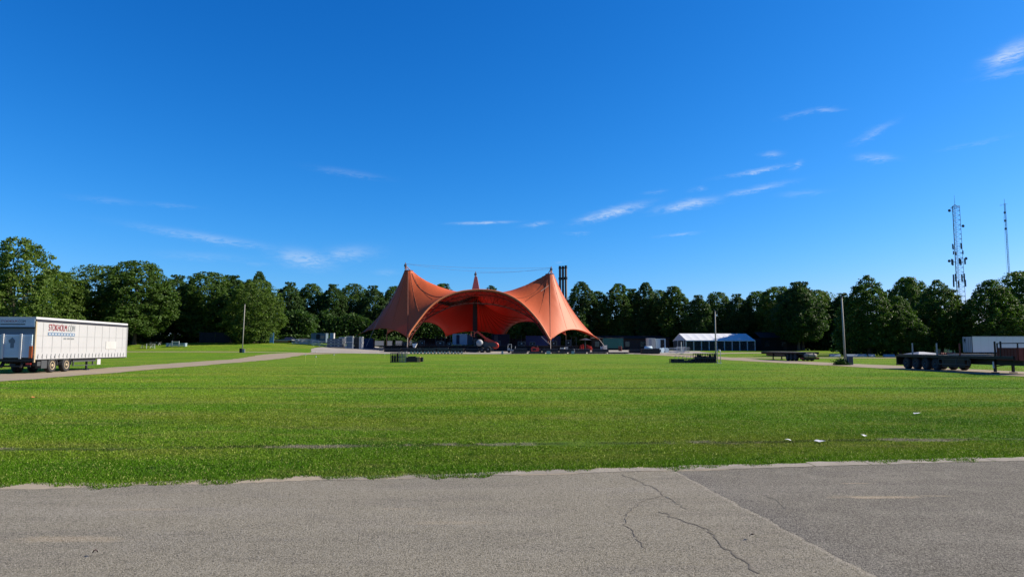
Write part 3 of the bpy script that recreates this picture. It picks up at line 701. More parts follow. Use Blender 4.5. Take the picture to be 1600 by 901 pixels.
    for it in range(2200):
        if it % 5 == 0:
            gxy = sum(np.stack([-ea[k][:, 1], ea[k][:, 0]], 1) * z[T[:, k]][:, None] for k in range(3)) / A2[:, None]
            gm = (np.sqrt((gxy ** 2).sum(1)) + .15) ** PEXP
            nw = np.concatenate([cot[0] * gm, cot[1] * gm, cot[2] * gm]); w = nw if it == 0 else .6 * w + .4 * nw
        num = np.bincount(e[:, 0], w * z[e[:, 1]], len(z)) + np.bincount(e[:, 1], w * z[e[:, 0]], len(z))
        den = np.bincount(e[:, 0], w, len(z)) + np.bincount(e[:, 1], w, len(z))
        nz = num / np.maximum(den, 1e-9); nz = np.where(fx | ~used_, z, nz); z = z + 1.0 * (nz - z) if it < 2000 else z + .5 * (nz - z)
    idx = {}; V = []; Fc = []
    for f in keep:
        for i in f:
            if i not in idx: idx[i] = len(V); V.append((vo[i].x, vo[i].y, float(z[i])))
        Fc.append(tuple(idx[i] for i in f))
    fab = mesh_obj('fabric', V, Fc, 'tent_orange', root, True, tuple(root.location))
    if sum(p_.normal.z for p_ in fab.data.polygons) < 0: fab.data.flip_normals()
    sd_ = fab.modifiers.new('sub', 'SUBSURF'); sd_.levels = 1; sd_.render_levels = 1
    from mathutils.bvhtree import BVHTree
    bv = BVHTree.FromPolygons([Vector(v) for v in V], Fc)
    def drape(x, y):
        h = bv.ray_cast(Vector((x, y, 60)), Vector((0, 0, -1)));  return h[0].z if h[0] else None
    # seams and edge ropes
    sm = MB()
    def seam(a, b, r=.06, n=26, bow=0):
        P_ = []
        for i in range(n + 1):
            t = i / n; x = a.x + (b.x - a.x) * t + bow * 4 * t * (1 - t); y = a.y + (b.y - a.y) * t; zz = drape(x, y)
            if zz is not None: P_.append((x, y, zz + .05))
        if len(P_) > 2: sm = MB(); sm.tube(P_, r, 5); part('seam', sm, 'seam_dark', root, world=True)
    def seam_light(a, b):
        P_ = []
        for i in range(31):
            t = i / 30; zz = drape(a.x + (b.x - a.x) * t, a.y + (b.y - a.y) * t)
            if zz is not None: P_.append((a.x + (b.x - a.x) * t, a.y + (b.y - a.y) * t, zz + .02))
        if len(P_) > 2: sm = MB(); sm.tube(P_, .03, 5); part('panel_joint', sm, 'joint_orange', root, world=True)
    for (p, r) in pk[:2]:
        f = Gt if p.x > cx else A
        seam(Vector((p.x, p.y - r)), Vector((f.x, f.y + .3)))
    pr = pk[1][0]; pl = pk[0][0]
    seam(Vector((pr.x - 1, pr.y - 1)), at(800, 470, 171), .045, bow=1.2)
    seam(Vector((pl.x + 1, pl.y - 1)), at(700, 466, 171), .045, bow=-1.2)
    for tx, ty in ((24, 176), (14, 190), (-2, 197)): seam(Vector((pr.x + .5, pr.y)), Vector((tx, ty)), .03)
    for tx, ty in ((-43, 176), (-34, 190), (-18, 197)): seam(Vector((pl.x - .5, pl.y)), Vector((tx, ty)), .03)
    outs = {0: [B + Vector((1.5, 0, 0)), at(580, 516, 172.5), at(608, 516, 170), Cc, at(655, 505, 196), Vector((-31, 194, 0)), at(655, 500, 169.5), at(676, 477, 171.5)],
            1: [Fr - Vector((1.5, 0, 0)), at(912, 520, 172.5), at(889, 519, 170), Hh, Vector((6, 195, 0)), Vector((13, 194, 0)), at(842, 503, 169.5), at(822, 482, 171.5)]}
    for k_, (p, r) in enumerate(pk[:2]):   # panel joints radiating from the peaks
        for o_ in outs[k_]:
            dv = (Vector((o_.x, o_.y)) - Vector((p.x, p.y))).normalized(); seam_light(Vector((p.x, p.y)) + dv * r * 1.1, Vector((o_.x, o_.y)))
    for k in range(9):   # cloth folds fanning out under the back of the tent
        a = Vector((rm.x + .5, 188.6)); b = Vector((rm.x + 1.5 + k * 1.55, 198.3 - .12 * k * k * .6)); fd = MB(); P_ = []
        for i in range(16):
            t = i / 15; x_ = a.x + (b.x - a.x) * t; y_ = a.y + (b.y - a.y) * t; zz = drape(x_, y_)
            if zz is not None: P_.append((x_, y_, zz - .10))
        if len(P_) > 2: fd.tube(P_, .07, 5); part('fold', fd, 'seam_dark', root, world=True)
    rp = MB(); rp.tube(loop[:-46] if False else [tuple(p) for p in loop[:nb - len(ar)]], .10, 6); part('edge_rope', rp, 'tent_orange', root, world=True)
    # front arch truss: outer chord along the cloth, inner chord lower and further back
    tr = MB(); oc = [p + Vector((0, .05, -.25)) for p in arch]
    inner_px = [(846,516),(838,504.5),(830,497),(815,488.7),(794.4,480.8),(771,475.8),(745,473.8),(724,474.6),(708.7,477.6),(693,484),(674.5,493),(662,501),(652,512)]
    inner = [at(a, b, arch_y(a) + 5.0) for a, b in inner_px]
    def resample(P_, n):
        d = [0]; 
        for a, b in zip(P_, P_[1:]): d.append(d[-1] + (b - a).length)
        out = []
        for i in range(n):
            t = d[-1] * i / (n - 1); k = max(j for j in range(len(d)) if d[j] <= t + 1e-6); k = min(k, len(P_) - 2)
            out.append(P_[k].lerp(P_[k + 1], (t - d[k]) / max(1e-6, d[k + 1] - d[k])))
        return out
    O = resample(oc, 25); I = resample(inner, 25)
    tr.tube(O, .14, 6); tr.tube(I, .11, 6)
    O2 = [p + Vector((0, 2.0, -.9)) for p in O]; tr.tube(O2, .10, 6)
    for i in range(24):
        tr.tube([O[i], I[i + 1] if i % 2 else I[i]], .05, 4); tr.tube([I[i], O[i + 1]], .05, 4); tr.tube([O[i], O2[i + 1]], .04, 4); tr.tube([O2[i], I[i]], .04, 4)
    part('arch_truss', tr, 'arch_red', root, world=True)
    trim = MB(); trim.tube([p + Vector((0, 0, .1)) for p in I], .13, 6); part('inner_trim', trim, 'arch_light', root, world=True)
    # bright rolled hem along the front arch
    hm = MB(); hm.tube([p + Vector((0, -.12, 0)) for p in resample(arch, 60)], .26, 8); part('arch_hem', hm, 'hem_orange', root, True, world=True)
    # masts
    for (p, r), (tpx, tpy), nm in zip(pk, ((633.5, 411), (861.3, 417), (743, 425)), 'abc'):
        mb = MB(); tip = at(tpx, tpy, p.y)
        base_z = 2.4
        if nm != 'c':
            for k in range(3):
                a = k * 2 * PI / 3 + .5; mb.tube([(p.x + r * .9 * math.cos(a), p.y + r * .9 * math.sin(a), p.z - .3), tip - Vector((0, 0, .5))], .10, 6)
        mb.tube([tip - Vector((0, 0, 1.6)), tip], [.22, .12], 8)
        part('mast_tripod' if nm != 'c' else 'mast_tip', mb, 'arch_light', root, world=True)
        cp = MB(); cp.lathe((tip.x, tip.y, tip.z - .9), (0, 0, 1), [(-.1, .15), (0, .34), (.5, .34), (.7, .12), (1.1, .06)], 8); part('mast_cap', cp, 'steel_dark', root, world=True)
        pm = MB(); lean = 0
        for dx, dy_ in ((-.45, -.3), (.45, -.3), (0, .5)): pm.tube([(p.x + dx, p.y + dy_, base_z), (p.x + dx * .7, p.y + dy_ * .7, p.z - .2)], .09, 6)
        for i in range(11):
            zz = base_z + (p.z - base_z) * i / 11; z2 = base_z + (p.z - base_z) * (i + 1) / 11
            pm.tube([(p.x - .45, p.y - .3, zz), (p.x + .45, p.y - .3, z2)], .05, 4); pm.tube([(p.x + .45, p.y - .3, zz), (p.x, p.y + .5, z2)], .05, 4)
        part('mast', pm, 'mast_dark', root, world=True)
        rg = MB(); rg.lathe((p.x, p.y, p.z), (0, 0, 1), [(-.12, r * .96), (-.12, r * 1.08), (.1, r * 1.08), (.1, r * .96)], 20); part('peak_ring', rg, 'arch_red', root, world=True)
    # pyramid hood on the rear mast
    p = pk[2][0]; hood = MB(); 
    b = at(743.5, 462, 187).z; tz = at(743.5, 432, 187).z
    hood.add([(p.x - 1.35, p.y - 1.3, b), (p.x + 1.35, p.y - 1.3, b), (p.x + 1.35, p.y + 1.3, b), (p.x - 1.35, p.y + 1.3, b), (p.x - .35, p.y - .35, tz), (p.x + .35, p.y - .35, tz), (p.x + .35, p.y + .35, tz), (p.x - .35, p.y + .35, tz)], [(0,1,5,4),(1,2,6,5),(2,3,7,6),(3,0,4,7),(4,5,6,7)])
    part('hood', hood, 'hood_orange', root, world=True)
    # dark flat pillar of the rear mast seen through the arch
    pil = MB(); pil.box(p.x - .55, p.x + .55, p.y - 4.4, p.y - 4.1, 2.45, at(743, 470, 182.6).z); part('pillar', pil, 'mast_dark', root, world=True)
    # stays
    cb = MB(); T = [at(633.5, 412, 177), at(861.3, 418, 177), at(743, 426, 187)]
    def sagline(a, b, sag, r=.035):
        cb = MB(); cb.tube([a.lerp(b, i / 16) - Vector((0, 0, sag * 4 * (i / 16) * (1 - i / 16))) for i in range(17)], r, 4); part('stay_cable', cb, 'cable_pale', root, world=True)
    sagline(T[0], T[1], .6, .022); sagline(T[0], T[1] + Vector((0, 0, -.4)), 1.3, .018); sagline(T[2], T[1], .5, .02)
    for a, b in ((at(598, 484, 176), at(572, 541, 172)), (at(637, 424, 176), at(598, 484, 176)), (at(870, 436, 178), at(845, 455, 171.6))):
        sagline(a, b, 0, .05)
    for px, tp, bt, d in ((558, 523, 543, 178), (936, 530, 545, 178), (637, 527, 546, 165.5), (860, 531, 546, 165.5), (697, 525, 543, 200), (788, 527, 543, 200)):
        a = at(px, tp, d); dx = -2.2 if px < 650 else (2.2 if px > 850 else 0); 
        cb = MB(); cb.tube([a, (a.x + dx * (.0 if px in (637, 860) else 1), a.y - 1, ground(a.x, d) + .1)], .07, 5); part('stay_cable', cb, 'cable_pale', root, world=True)
    # foot posts with anchor blocks
    for px, py, d in ((637, 527, 166), (860, 531, 166), (697, 525, 200), (788, 527, 200), (604, 521, 197), (884, 523, 197)):
        a = at(px, py, d); fm = MB(); fm.tube([(a.x, a.y, ground(a.x, d)), (a.x, a.y, a.z)], .12, 8); fm.box(a.x - .6, a.x + .6, a.y - .6, a.y + .6, ground(a.x, d), ground(a.x, d) + .5); part('foot', fm, 'mast_dark', root, world=True)
    return root, drape
PEXP = 2.6
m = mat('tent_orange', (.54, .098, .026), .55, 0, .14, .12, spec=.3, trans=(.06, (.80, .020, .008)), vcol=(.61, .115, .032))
# underside gets a darker red, deepened to paint in the shade inside the tent
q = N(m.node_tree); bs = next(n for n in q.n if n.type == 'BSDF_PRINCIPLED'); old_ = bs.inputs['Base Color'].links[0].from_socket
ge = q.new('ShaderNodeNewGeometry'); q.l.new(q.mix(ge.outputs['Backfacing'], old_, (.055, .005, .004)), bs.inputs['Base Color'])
mat('hem_orange', (.52, .15, .05), .5, 0, .08, .2, spec=.5)
mat('hood_orange', (.55, .20, .13), .6)
mat('arch_red', (.14, .02, .012), .6)
mat('arch_light', (.34, .13, .085), .6)
mat('mast_dark', (.035, .012, .011), .7)
mat('seam_dark', (.22, .05, .025), .7)
mat('joint_orange', (.40, .08, .018), .7)
mat('cable_pale', (.30, .24, .22), .6)
canopy, drape = build_canopy()
# ================================================================== vehicles
def text_mesh(txt, size, depth=.002, space=1.0, sx=1.0):
    cu = bpy.data.curves.new('t', 'FONT'); cu.body = txt; cu.size = size; cu.extrude = depth; cu.space_character = space; cu.offset = 0
    o = bpy.data.objects.new('t', cu); COL.objects.link(o); bpy.context.view_layer.update()
    me = bpy.data.meshes.new_from_object(o.evaluated_get(bpy.context.evaluated_depsgraph_get())); bpy.data.objects.remove(o)
    w = max(v.co.x for v in me.vertices); return me, w
def lettering(name, txt, width, height, origin, xdir, ydir, material, parent):
    me, w = text_mesh(txt, 1.0); h = max(v.co.y for v in me.vertices); xd = Vector(xdir); yd = Vector(ydir); nd = xd.cross(yd)
    for v in me.vertices: v.co = Vector(origin) + xd * (v.co.x / w * width) + yd * (v.co.y / h * height) + nd * v.co.z
    me.materials.clear(); me.materials.append(M(material)); me.name = name
    o = bpy.data.objects.new(name, me); COL.objects.link(o); o.parent = parent; return o
def wheel(parent, x, y, r=.5, w=.32, side=1, rim='tan_rim'):
    t = MB(); t.lathe((x, y, r), (side, 0, 0), [(-w/2, r*.62), (-w/2, r*.92), (-w*.35, r), (w*.35, r), (w/2, r*.92), (w/2, r*.62), (w*.42, r*.60)], 28)
    ty = part('wheel', t, 'rubber', parent, True)
    h = MB(); h.lathe((x, y, r), (side, 0, 0), [(w*.28, r*.59), (w*.50, r*.59), (w*.50, r*.52), (w*.26, r*.46), (w*.20, r*.22), (w*.52, r*.20), (w*.60, r*.10)], 24)
    for k in range(8):
        a = k * PI / 4; h.lathe((x, y + r*.33*math.cos(a), r + r*.33*math.sin(a)), (side, 0, 0), [(w*.2, .018), (w*.34, .018)], 6)
    part('rim', h, rim, ty, True)

# --- white curtain side trailer on the left track.  local: +y forward, x across, origin rear centre on the ground
W2 = 1.275; LT = 13.2; ANG = math.radians(5.3)
near = Vector((-32.05, 46.0)); rc_ = near + Vector((-math.cos(ANG), -math.sin(ANG))) * W2
tr = thing('curtain_trailer', 'white curtain sided trailer with red and grey lettering parked on the gravel track', 'trailer', (rc_.x, rc_.y, .02), ANG)
ZB, ZT = .95, 3.80
c = MB()
# wavy curtain on both sides
for s in (1, -1):
    k = 96; vs = []
    for i in range(k + 1):
        y = .12 + (LT - .24) * i / k
        for z, amp in ((ZB, .022), (ZB + .35, .018), (2.0, .006), (3.5, .002)): vs.append((s * (W2 - .012 + amp * math.sin(i * 2.1) * .6), y, z))
    c.add(vs, [(i*4+j, (i+1)*4+j, (i+1)*4+j+1, i*4+j+1) for i in range(k) for j in range(3)])
cu = part('curtain', c, 'dirty_white', tr, True)
c = MB(); 
for s in (1, -1): c.box(s*W2 - .03, s*W2 + .03, 0, LT, 3.50, 3.66)
part('curtain_rail', c, 'navy_text', tr)
c = MB(); c.box(-W2 - .02, W2 + .02, -.01, LT + .01, 3.66, ZT); part('roof', c, 'white_paint', tr)
c = MB(); c.box(-W2, W2, LT - .11, LT - .02, ZB, 3.50); part('front_wall', c, 'dirty_white', tr)
for s in (1, -1):
    for a, b, z_ in ((-.02, .11, .75), (LT - .02, LT + .03, .9)): c = MB(); c.box(s*W2 - .05, s*W2 + .035, a, b, z_, 3.50); part('corner_post', c, 'tan_rim' if a < 0 else 'dirty_white', tr)
c = MB(); c.box(-W2 + .03, W2 - .03, .12, LT - .12, .98, 1.06); part('load_floor', c, 'wood_dark', tr)
for i in range(25):
    y = .42 + i * .51
    for s in (1, -1): c = MB(); c.beam((s*(W2 + .012), y, .98), (s*(W2 + .012), y + .03, 1.30), .035, .012); c.box(s*(W2 + .005) - .012, s*(W2 + .005) + .012, y - .035, y + .035, 1.10, 1.17); part('strap', c, 'grey_text', tr)
# faint vertical and horizontal welds of the curtain
c = MB()
for z in (1.75, 2.55): c.box(W2 - .004, W2 + .004, .2, LT - .2, z, z + .015)
for i in range(11): c.box(W2 - .004, W2 + .004, .9 + i * 1.15, .915 + i * 1.15, 1.4, 3.45)
part('weld', c, 'weld_line', tr)
c = MB(); c.box(W2 + .002, W2 + .012, 9.6, 11.3, 1.62, 2.25); part('patch', c, 'patch_white', tr)
xo = W2 + .014
lettering('lettering', 'STOKHOLM', 2.28, .44, (xo, 1.50, 2.93), (0, 1, 0), (0, 0, 1), 'red_text', tr)
lettering('lettering', '.COM', 1.02, .44, (xo, 3.86, 2.93), (0, 1, 0), (0, 0, 1), 'grey_text', tr)
c = MB(); c.box(xo - .004, xo, 1.46, 4.88, 2.57, 2.80); bar = part('blue_bar', c, 'bar_blue', tr)
c = MB()
for i in range(9): y = 1.60 + i * .375; c.box(xo, xo + .004, y, y + .13, 2.64, 2.73)
part('bar_mark', c, 'white_paint', bar)
c = MB()
for i, (y, w_) in enumerate(((3.45, .34), (3.90, .42), (4.42, .42))): 
    for k in range(3): c.box(xo, xo + .003, y + k * w_ / 3, y + (k + .72) * w_ / 3, 2.34, 2.45)
part('small_print', c, 'grey_text', tr)
# rear: header board, folded tail lift, posts, lamps
c = MB(); c.box(-W2 + .05, W2 - .05, -.03, .06, 3.12, 3.66); hd = part('rear_header', c, 'pale_blue', tr)
lettering('lettering', 'STOKHOLM', 1.05, .17, (-.95, -.034, 3.42), (1, 0, 0), (0, 0, 1), 'red_text', hd)
lettering('lettering', '.COM', .50, .17, (.13, -.034, 3.42), (1, 0, 0), (0, 0, 1), 'navy_text', hd)
c = MB(); c.box(-.95, .62, -.034, -.03, 3.26, 3.33); part('blue_bar', c, 'navy_text', hd)
c = MB(); c.box(-W2, W2, -.06, .08, 3.04, 3.12); part('header_rail', c, 'black_metal', tr)
c = MB(); c.box(-W2 + .05, W2 - .05, .02, .06, 1.05, 3.04)
part('rear_door', c, 'slate_blue', tr)
lift = MB(); lift.box(-W2 + .12, W2 - .12, -.10, -.02, 1.08, 2.62)
for i in range(9): lift.box(-W2 + .12, W2 - .12, -.125, -.10, 1.14 + i * .165, 1.20 + i * .165)
tl = part('tail_lift', lift, 'pale_blue', tr)
c = MB()
for x in (-.72, .42): c.box(x, x + .13, -.20, -.126, 1.0, 2.66)
part('lift_arm', c, 'white_paint', tl)
c = MB(); c.add([(-.25, -.128, 2.05), (.10, -.128, 2.05), (.10, -.128, 2.22), (-.08, -.128, 2.42), (-.32, -.128, 2.22)], [(0, 1, 2, 3, 4)]); c.box(-.18, .04, -.130, -.126, 1.72, 2.05); part('warning_mark', c, 'slate_blue', tl)
c = MB(); c.box(W2 - .26, W2 - .06, -.14, -.10, 1.05, 1.85); part('reflector', c, 'orange_plate', tr)
c = MB(); c.box(-W2, W2, -.10, .10, .80, .98); c.box(-1.1, 1.1, -.05, .03, .45, .56); c.beam((-.8, 0, .5), (-.8, .3, .9), .08); c.beam((.8, 0, .5), (.8, .3, .9), .08)
c.beam((-.6, .2, .9), (-.6, -.25, .42), .10); c.beam((.6, .2, .9), (.6, -.25, .42), .10)
part('bumper', c, 'black_metal', tr)
c = MB()
for x in (-1.0, 1.0): c.box(x - .16, x + .16, -.09, -.052, .60, .72)
part('tail_lamp', c, 'red_paint', tr)
c = MB()
for s in (-1, 1): c.box(s*.48 - .07, s*.48 + .07, .1, 9.0, .66, .95)
for y in (1.0, 2.3, 3.1, 4.3, 5.6, 7.6, 8.8): c.box(-.9, .9, y, y + .1, .78, .92)
for s in (-1, 1): c.box(s*(W2 - .09) - .04, s*(W2 - .09) + .04, .1, LT - .1, .86, .96)
c.box(-.9, .9, 9.0, LT - .1, .86, .95)
part('chassis', c, 'black_metal', tr)
for y in (2.3, 4.1):
    ax = MB(); ax.tube([(-1.0, y, .5), (1.0, y, .5)], .07, 8); part('axle', ax, 'black_metal', tr)
    for s in (1, -1): wheel(tr, s * 1.07, y, .5, .34, s)
    for s in (1, -1):
        mg = MB(); vs = []
        for i in range(13):
            a = PI * i / 12; 
            for r_ in (.56, .60):
                for x_ in (s*.88, s*1.26): vs.append((x_, y + r_ * math.cos(a), .50 + r_ * math.sin(a) * .98))
        mg.add(vs, [(4*i, 4*i+1, 4*i+5, 4*i+4) for i in range(12)] + [(4*i+2, 4*i+6, 4*i+7, 4*i+3) for i in range(12)] + [(4*i+1, 4*i+3, 4*i+7, 4*i+5) for i in range(12)])
        part('mudguard', mg, 'dark_grey', tr)
c = MB(); c.box(.85, 1.24, .95, 1.62, .32, .86); c.box(.9, 1.2, .55, .95, .5, .8); part('tool_box', c, 'dark_grey', tr)
c = MB(); c.box(1.14, 1.18, 5.0, 8.3, .68, .80); c.box(1.14, 1.18, 5.0, 8.3, .38, .44)
for y in (5.1, 7.9): c.box(1.10, 1.18, y, y + .08, .38, .92)
part('side_guard', c, 'dark_grey', tr)
for s in (-1, 1):
    c = MB(); c.box(s*.75 - .06, s*.75 + .06, 7.75, 7.87, .10, .9); c.box(s*.75 - .15, s*.75 + .15, 7.66, 7.96, .0, .06); part('landing_leg', c, 'steel_dark', tr)
c = MB(); z_ = .66; c.add([(1.19, 8.65, z_), (1.19, 8.83, z_ + .24), (1.19, 9.01, z_), (1.19, 8.83, z_ - .24)], [(0, 1, 2, 3)]); c.box(1.15, 1.186, 8.55, 9.08, .40, .92); part('hazard_panel', c, 'patch_white', tr)

# --- flatbeds
def flatbed(name, label, x_left, y_near, L, zdeck, n_ax, group, legs_y, posts=(), towards=True, x_w=2.5, mats=('black_metal', 'steel_dark')):
    """parallel to the y axis; y_near = rear or front end nearest the camera; local y grows away from the camera"""
    t = thing(name, label, 'trailer', (x_left + x_w / 2, y_near, .02), 0, group); h = x_w / 2
    c = MB(); c.box(-h, h, 0, L, zdeck - .06, zdeck)
    for k in range(int(L / .6)): c.box(-h + .05, h - .05, k * .6 + .04, k * .6 + .56, zdeck, zdeck + .012)
    part('deck', c, 'wood_grey', t)
    c = MB()
    for s in (-1, 1): c.box(s*h - .03, s*h + .03, 0, L, zdeck - .20, zdeck - .02); c.box(s*.5 - .08, s*.5 + .08, .1, L - .1, zdeck - .62, zdeck - .1)
    for k in range(int(L / 1.2)): c.box(-h + .05, h - .05, k*1.2 + .3, k*1.2 + .38, zdeck - .22, zdeck - .08)
    c.box(-h, h, -.03, .05, zdeck - .30, zdeck); c.box(-h, h, L - .05, L + .03, zdeck - .34, zdeck)
    part('frame', c, 'black_metal', t)
    return t, h
t, h = flatbed('flatbed_trailer', 'long low dark flatbed trailer with side stakes parked on the right gravel track', 32.6, 44.6, 13.6, 1.17, 4, None, 2.5)
for y in (12.3, 11.0, 9.7, 8.4):
    ax = MB(); ax.tube([(-1, y, .47), (1, y, .47)], .07, 8); part('axle', ax, 'black_metal', t)
    for s in (-1, 1): wheel(t, s * 1.03, y, .47, .36, s, 'dark_grey')
c = MB(); c.box(-1.22, -1.16, 4.3, 8.0, .86, .92); c.box(-1.22, -1.16, 4.3, 8.0, .48, .54); c.box(-1.22, -1.16, 4.3, 4.36, .48, .92); c.box(-1.22, -1.16, 7.94, 8.0, .48, .92)
for y in (4.6, 5.9, 7.4): c.box(-1.18, -1.1, y, y + .07, .48, 1.0)
part('side_guard', c, 'steel_dark', t)
c = MB(); c.box(-1.16, -.75, 5.0, 7.6, .30, .88); c.box(-1.18, -.73, 5.0, 7.6, .84, .90); part('pallet_box', c, 'black_metal', t)
c = MB(); c.box(-1.25, 1.25, 13.52, 13.66, .35, .98); c.box(-1.25, 1.25, 13.3, 13.7, .30, .42); part('bumper', c, 'black_metal', t)
for s in (-1, 1):
    c = MB(); c.box(s*.62 - .07, s*.62 + .07, 2.6, 2.74, .08, .9); c.box(s*.62 - .17, s*.62 + .17, 2.5, 2.84, 0, .06); part('landing_leg', c, 'black_metal', t)
c = MB(); c.beam((-.62, 2.67, .45), (.62, 2.67, .62), .06); part('leg_brace', c, 'black_metal', t)
c = MB(); c.box(-1.16, -1.10, 2.05, 2.12, .35, .80); part('marker_plate', c, 'litter_white', t)
for y, z_, m_ in ((11.3, .95, 'grey_metal'), (8.1, .92, 'grey_metal'), (5.4, .90, 'rust_red'), (1.75, 1.0, 'black_metal'), (1.2, 1.0, 'black_metal')):
    c = MB(); c.beam((-1.2, y, 1.16), (-1.2, y, 1.16 + z_), .09, .07); c.box(-1.26, -1.15, y - .06, y + .06, 1.0, 1.22); part('stake', c, m_, t)
# things lying on the deck
def on_deck(name, label, cat, x, y, z, fn, group=None):
    o = thing(name, label, cat, (x, y, z), 0, group); fn(o); return o
def planks(o):
    c = MB()
    for k in range(4): c.box(-.9 + k*.28, -.66 + k*.28, -2.6 + .1*k, 2.2, 0, .05); c.box(-.86 + k*.27, -.66 + k*.27, -2.2, 2.4 - .1*k, .055, .10)
    part('planks', c, 'wood_grey', o)
on_deck('plank_bundle', 'pale loose planks lying on the near part of the long low flatbed', 'planks', 33.8, 49.6, 1.205, planks)
def straps(o):
    c = MB()
    for k in range(7): c.tube([(-.7 + .2*k, -.5 + .3*math.sin(k), .05), (-.6 + .2*k, -.2 + .1*k, .14), (-.4 + .15*k, .3, .06), (-.3 + .1*k, .7, .05)], .05, 6)
    part('straps', c, 'rust_red', o)
on_deck('lashing_straps', 'small heap of reddish lashing straps on the low flatbed deck', 'straps', 33.4, 52.6, 1.205, straps)
def sheet(o):
    c = MB(); c.add([(-1.1, -1.2, .03), (1.0, -1.0, .03), (1.0, 1.2, .03), (-1.1, 1.0, .03), (-.7, -.6, .22), (.6, -.5, .12), (.5, .7, .20), (-.8, .5, .10)], [(0,1,5,4),(1,2,6,5),(2,3,7,6),(3,0,4,7),(4,5,6,7)]); part('sheet', c, 'dirty_white', o)
on_deck('folded_tarpaulin', 'crumpled pale tarpaulin near the tail of the low flatbed', 'tarpaulin', 33.7, 56.2, 1.205, sheet)
# rusty stillage at the trailer nose
st = thing('steel_stillage', 'rust red steel stillage with dark upright posts at the right picture edge', 'stillage', (33.85, 45.25, .93))
c = MB(); c.box(-1.2, 1.2, -.95, .95, 0, .08)
for y in (-.95, .93): c.box(-1.2, 1.2, y, y + .03, .08, .82)
for x in (-1.2, 1.17): c.box(x, x + .03, -.92, .93, .08, .82)
for k in range(7): c.box(-1.23, -1.2, -.9 + k*.28, -.85 + k*.28, .05, .82); c.box(-1.15 + k*.36, -1.08 + k*.36, -.98, -.95, .05, .82)
part('panel', c, 'rust_red', st)
for x in (-1.18, -.55, .15, 1.14):
    for y in ((-.95, .92) if x in (-1.18, 1.14) else (-.95,)):
        c = MB(); c.box(x, x + .07, y, y + .06, .0, 1.14); part('post', c, 'black_metal' if x != .15 else 'rust_red', st)
c = MB(); c.box(-1.2, 1.2, -.95, -.89, 1.08, 1.14); c.box(-1.2, -1.14, -.95, .95, 1.08, 1.14); part('top_rail', c, 'black_metal', st)

t2, h = flatbed('flatbed_trailer', 'smaller flatbed trailer with a loaded tail end between the marquee and tall pole', 37.3, 89, 13.6, 1.17, 3, None, 2.5)
for y in (1.6, 2.9, 4.2):
    ax = MB(); ax.tube([(-1, y, .47), (1, y, .47)], .07, 8); part('axle', ax, 'black_metal', t2)
    for s in (-1, 1): wheel(t2, s * 1.03, y, .47, .36, s, 'dark_grey')
for s in (-1, 1):
    c = MB(); c.box(s*.62 - .07, s*.62 + .07, 10.6, 10.74, .08, .9); c.box(s*.62 - .17, s*.62 + .17, 10.5, 10.84, 0, .06); part('landing_leg', c, 'black_metal', t2)
c = MB(); c.box(-1.18, -1.1, 4.9, 8.6, .5, .85); part('side_guard', c, 'black_metal', t2)
c = MB(); c.box(-1.25, 1.25, -.10, -.02, .22, .48); part('bumper', c, 'black_metal', t2)
c = MB()
for s in (-1, 1): c.box(s*1.0 - .2, s*1.0 + .2, -.13, -.10, .30, .42)
part('tail_lamp', c, 'red_paint', t2)
sp_ = thing('spare_bundle', 'brown tarpaulin bundle slung under the tail of the smaller flatbed', 'bundle', (38.6, 88.75, .52))
c = MB(); rr = random.Random(3)
c.lathe((-.85, 0, .22), (1, 0, 0), [(0, .06), (.1, .24), (.4, .33), (.8, .27), (1.2, .32), (1.6, .22), (1.7, .05)], 14); part('bundle', c, 'wood_grey', sp_, True)
cl_ = MB()
for x in (-.4, .35): cl_.lathe((x, 0, .22), (1, 0, 0), [(0, .34), (.05, .34)], 14)
part('strap', cl_, 'black_metal', sp_)

# --- white box trailer across the far right
bt = thing('box_trailer', 'white box trailer standing in the shade of the lime trees at right', 'trailer', (77.3, 115.0, 0), 0)
c = MB(); c.box(0, 13.6, 0, 2.5, 1.0, 3.66); part('box_body', c, 'white_body', bt)
c = MB()
c.box(0, 13.6, -.03, 0, 3.60, 3.69); c.box(0, 13.6, -.03, 0, .95, 1.03); part('side_trim', c, 'grey_metal', bt)
c = MB()
for k in range(11): c.box(.02 + 1.354*k, .04 + 1.354*k, -.008, 0, 1.03, 3.60)
part('panel_joint', c, 'white_paint', bt)
c = MB(); c.box(-.06, 0, 0, .07, .95, 3.69); c.box(-.06, 0, 2.43, 2.5, .95, 3.69); c.box(-.06, 0, .07, 2.43, 3.6, 3.69); part('door_frame', c, 'black_metal', bt)
for y in (.08, 1.27):
    c = MB(); c.box(-.045, 0, y, y + 1.14, 1.05, 3.58); d = part('rear_door', c, 'white_paint', bt)
    c = MB()
    for yy in (y + .3, y + .8): c.tube([(-.075, yy, 1.1), (-.075, yy, 3.5)], .022, 6)
    part('lock_rod', c, 'steel_dark', d)
c = MB(); c.lathe((-.05, 1.9, 3.05), (-1, 0, 0), [(0, .26), (.01, .26)], 20); c.box(-.062, -.05, 1.55, 2.2, 2.60, 2.70); part('door_mark', c, 'dark_grey', bt)
c = MB()
for y in (.6, 1.9): c.box(.1, 13.4, y - .07, y + .07, .72, .99)
c.box(.1, .2, .1, 2.4, .45, .6); part('chassis', c, 'black_metal', bt)
for x in (1.8, 3.1, 4.4):
    for y in (.25, 2.25):
        tw = MB(); tw.lathe((x, y, .5), (0, 1, 0), [(-.17, .3), (-.17, .47), (0, .5), (.17, .47), (.17, .3)], 24); ty = part('wheel', tw, 'rubber', bt, True)
        tw = MB(); tw.lathe((x, y, .5), (0, 1, 0), [(-.19, .1), (-.15, .28), (.15, .28), (.19, .1)], 16); part('rim', tw, 'grey_metal', ty, True)
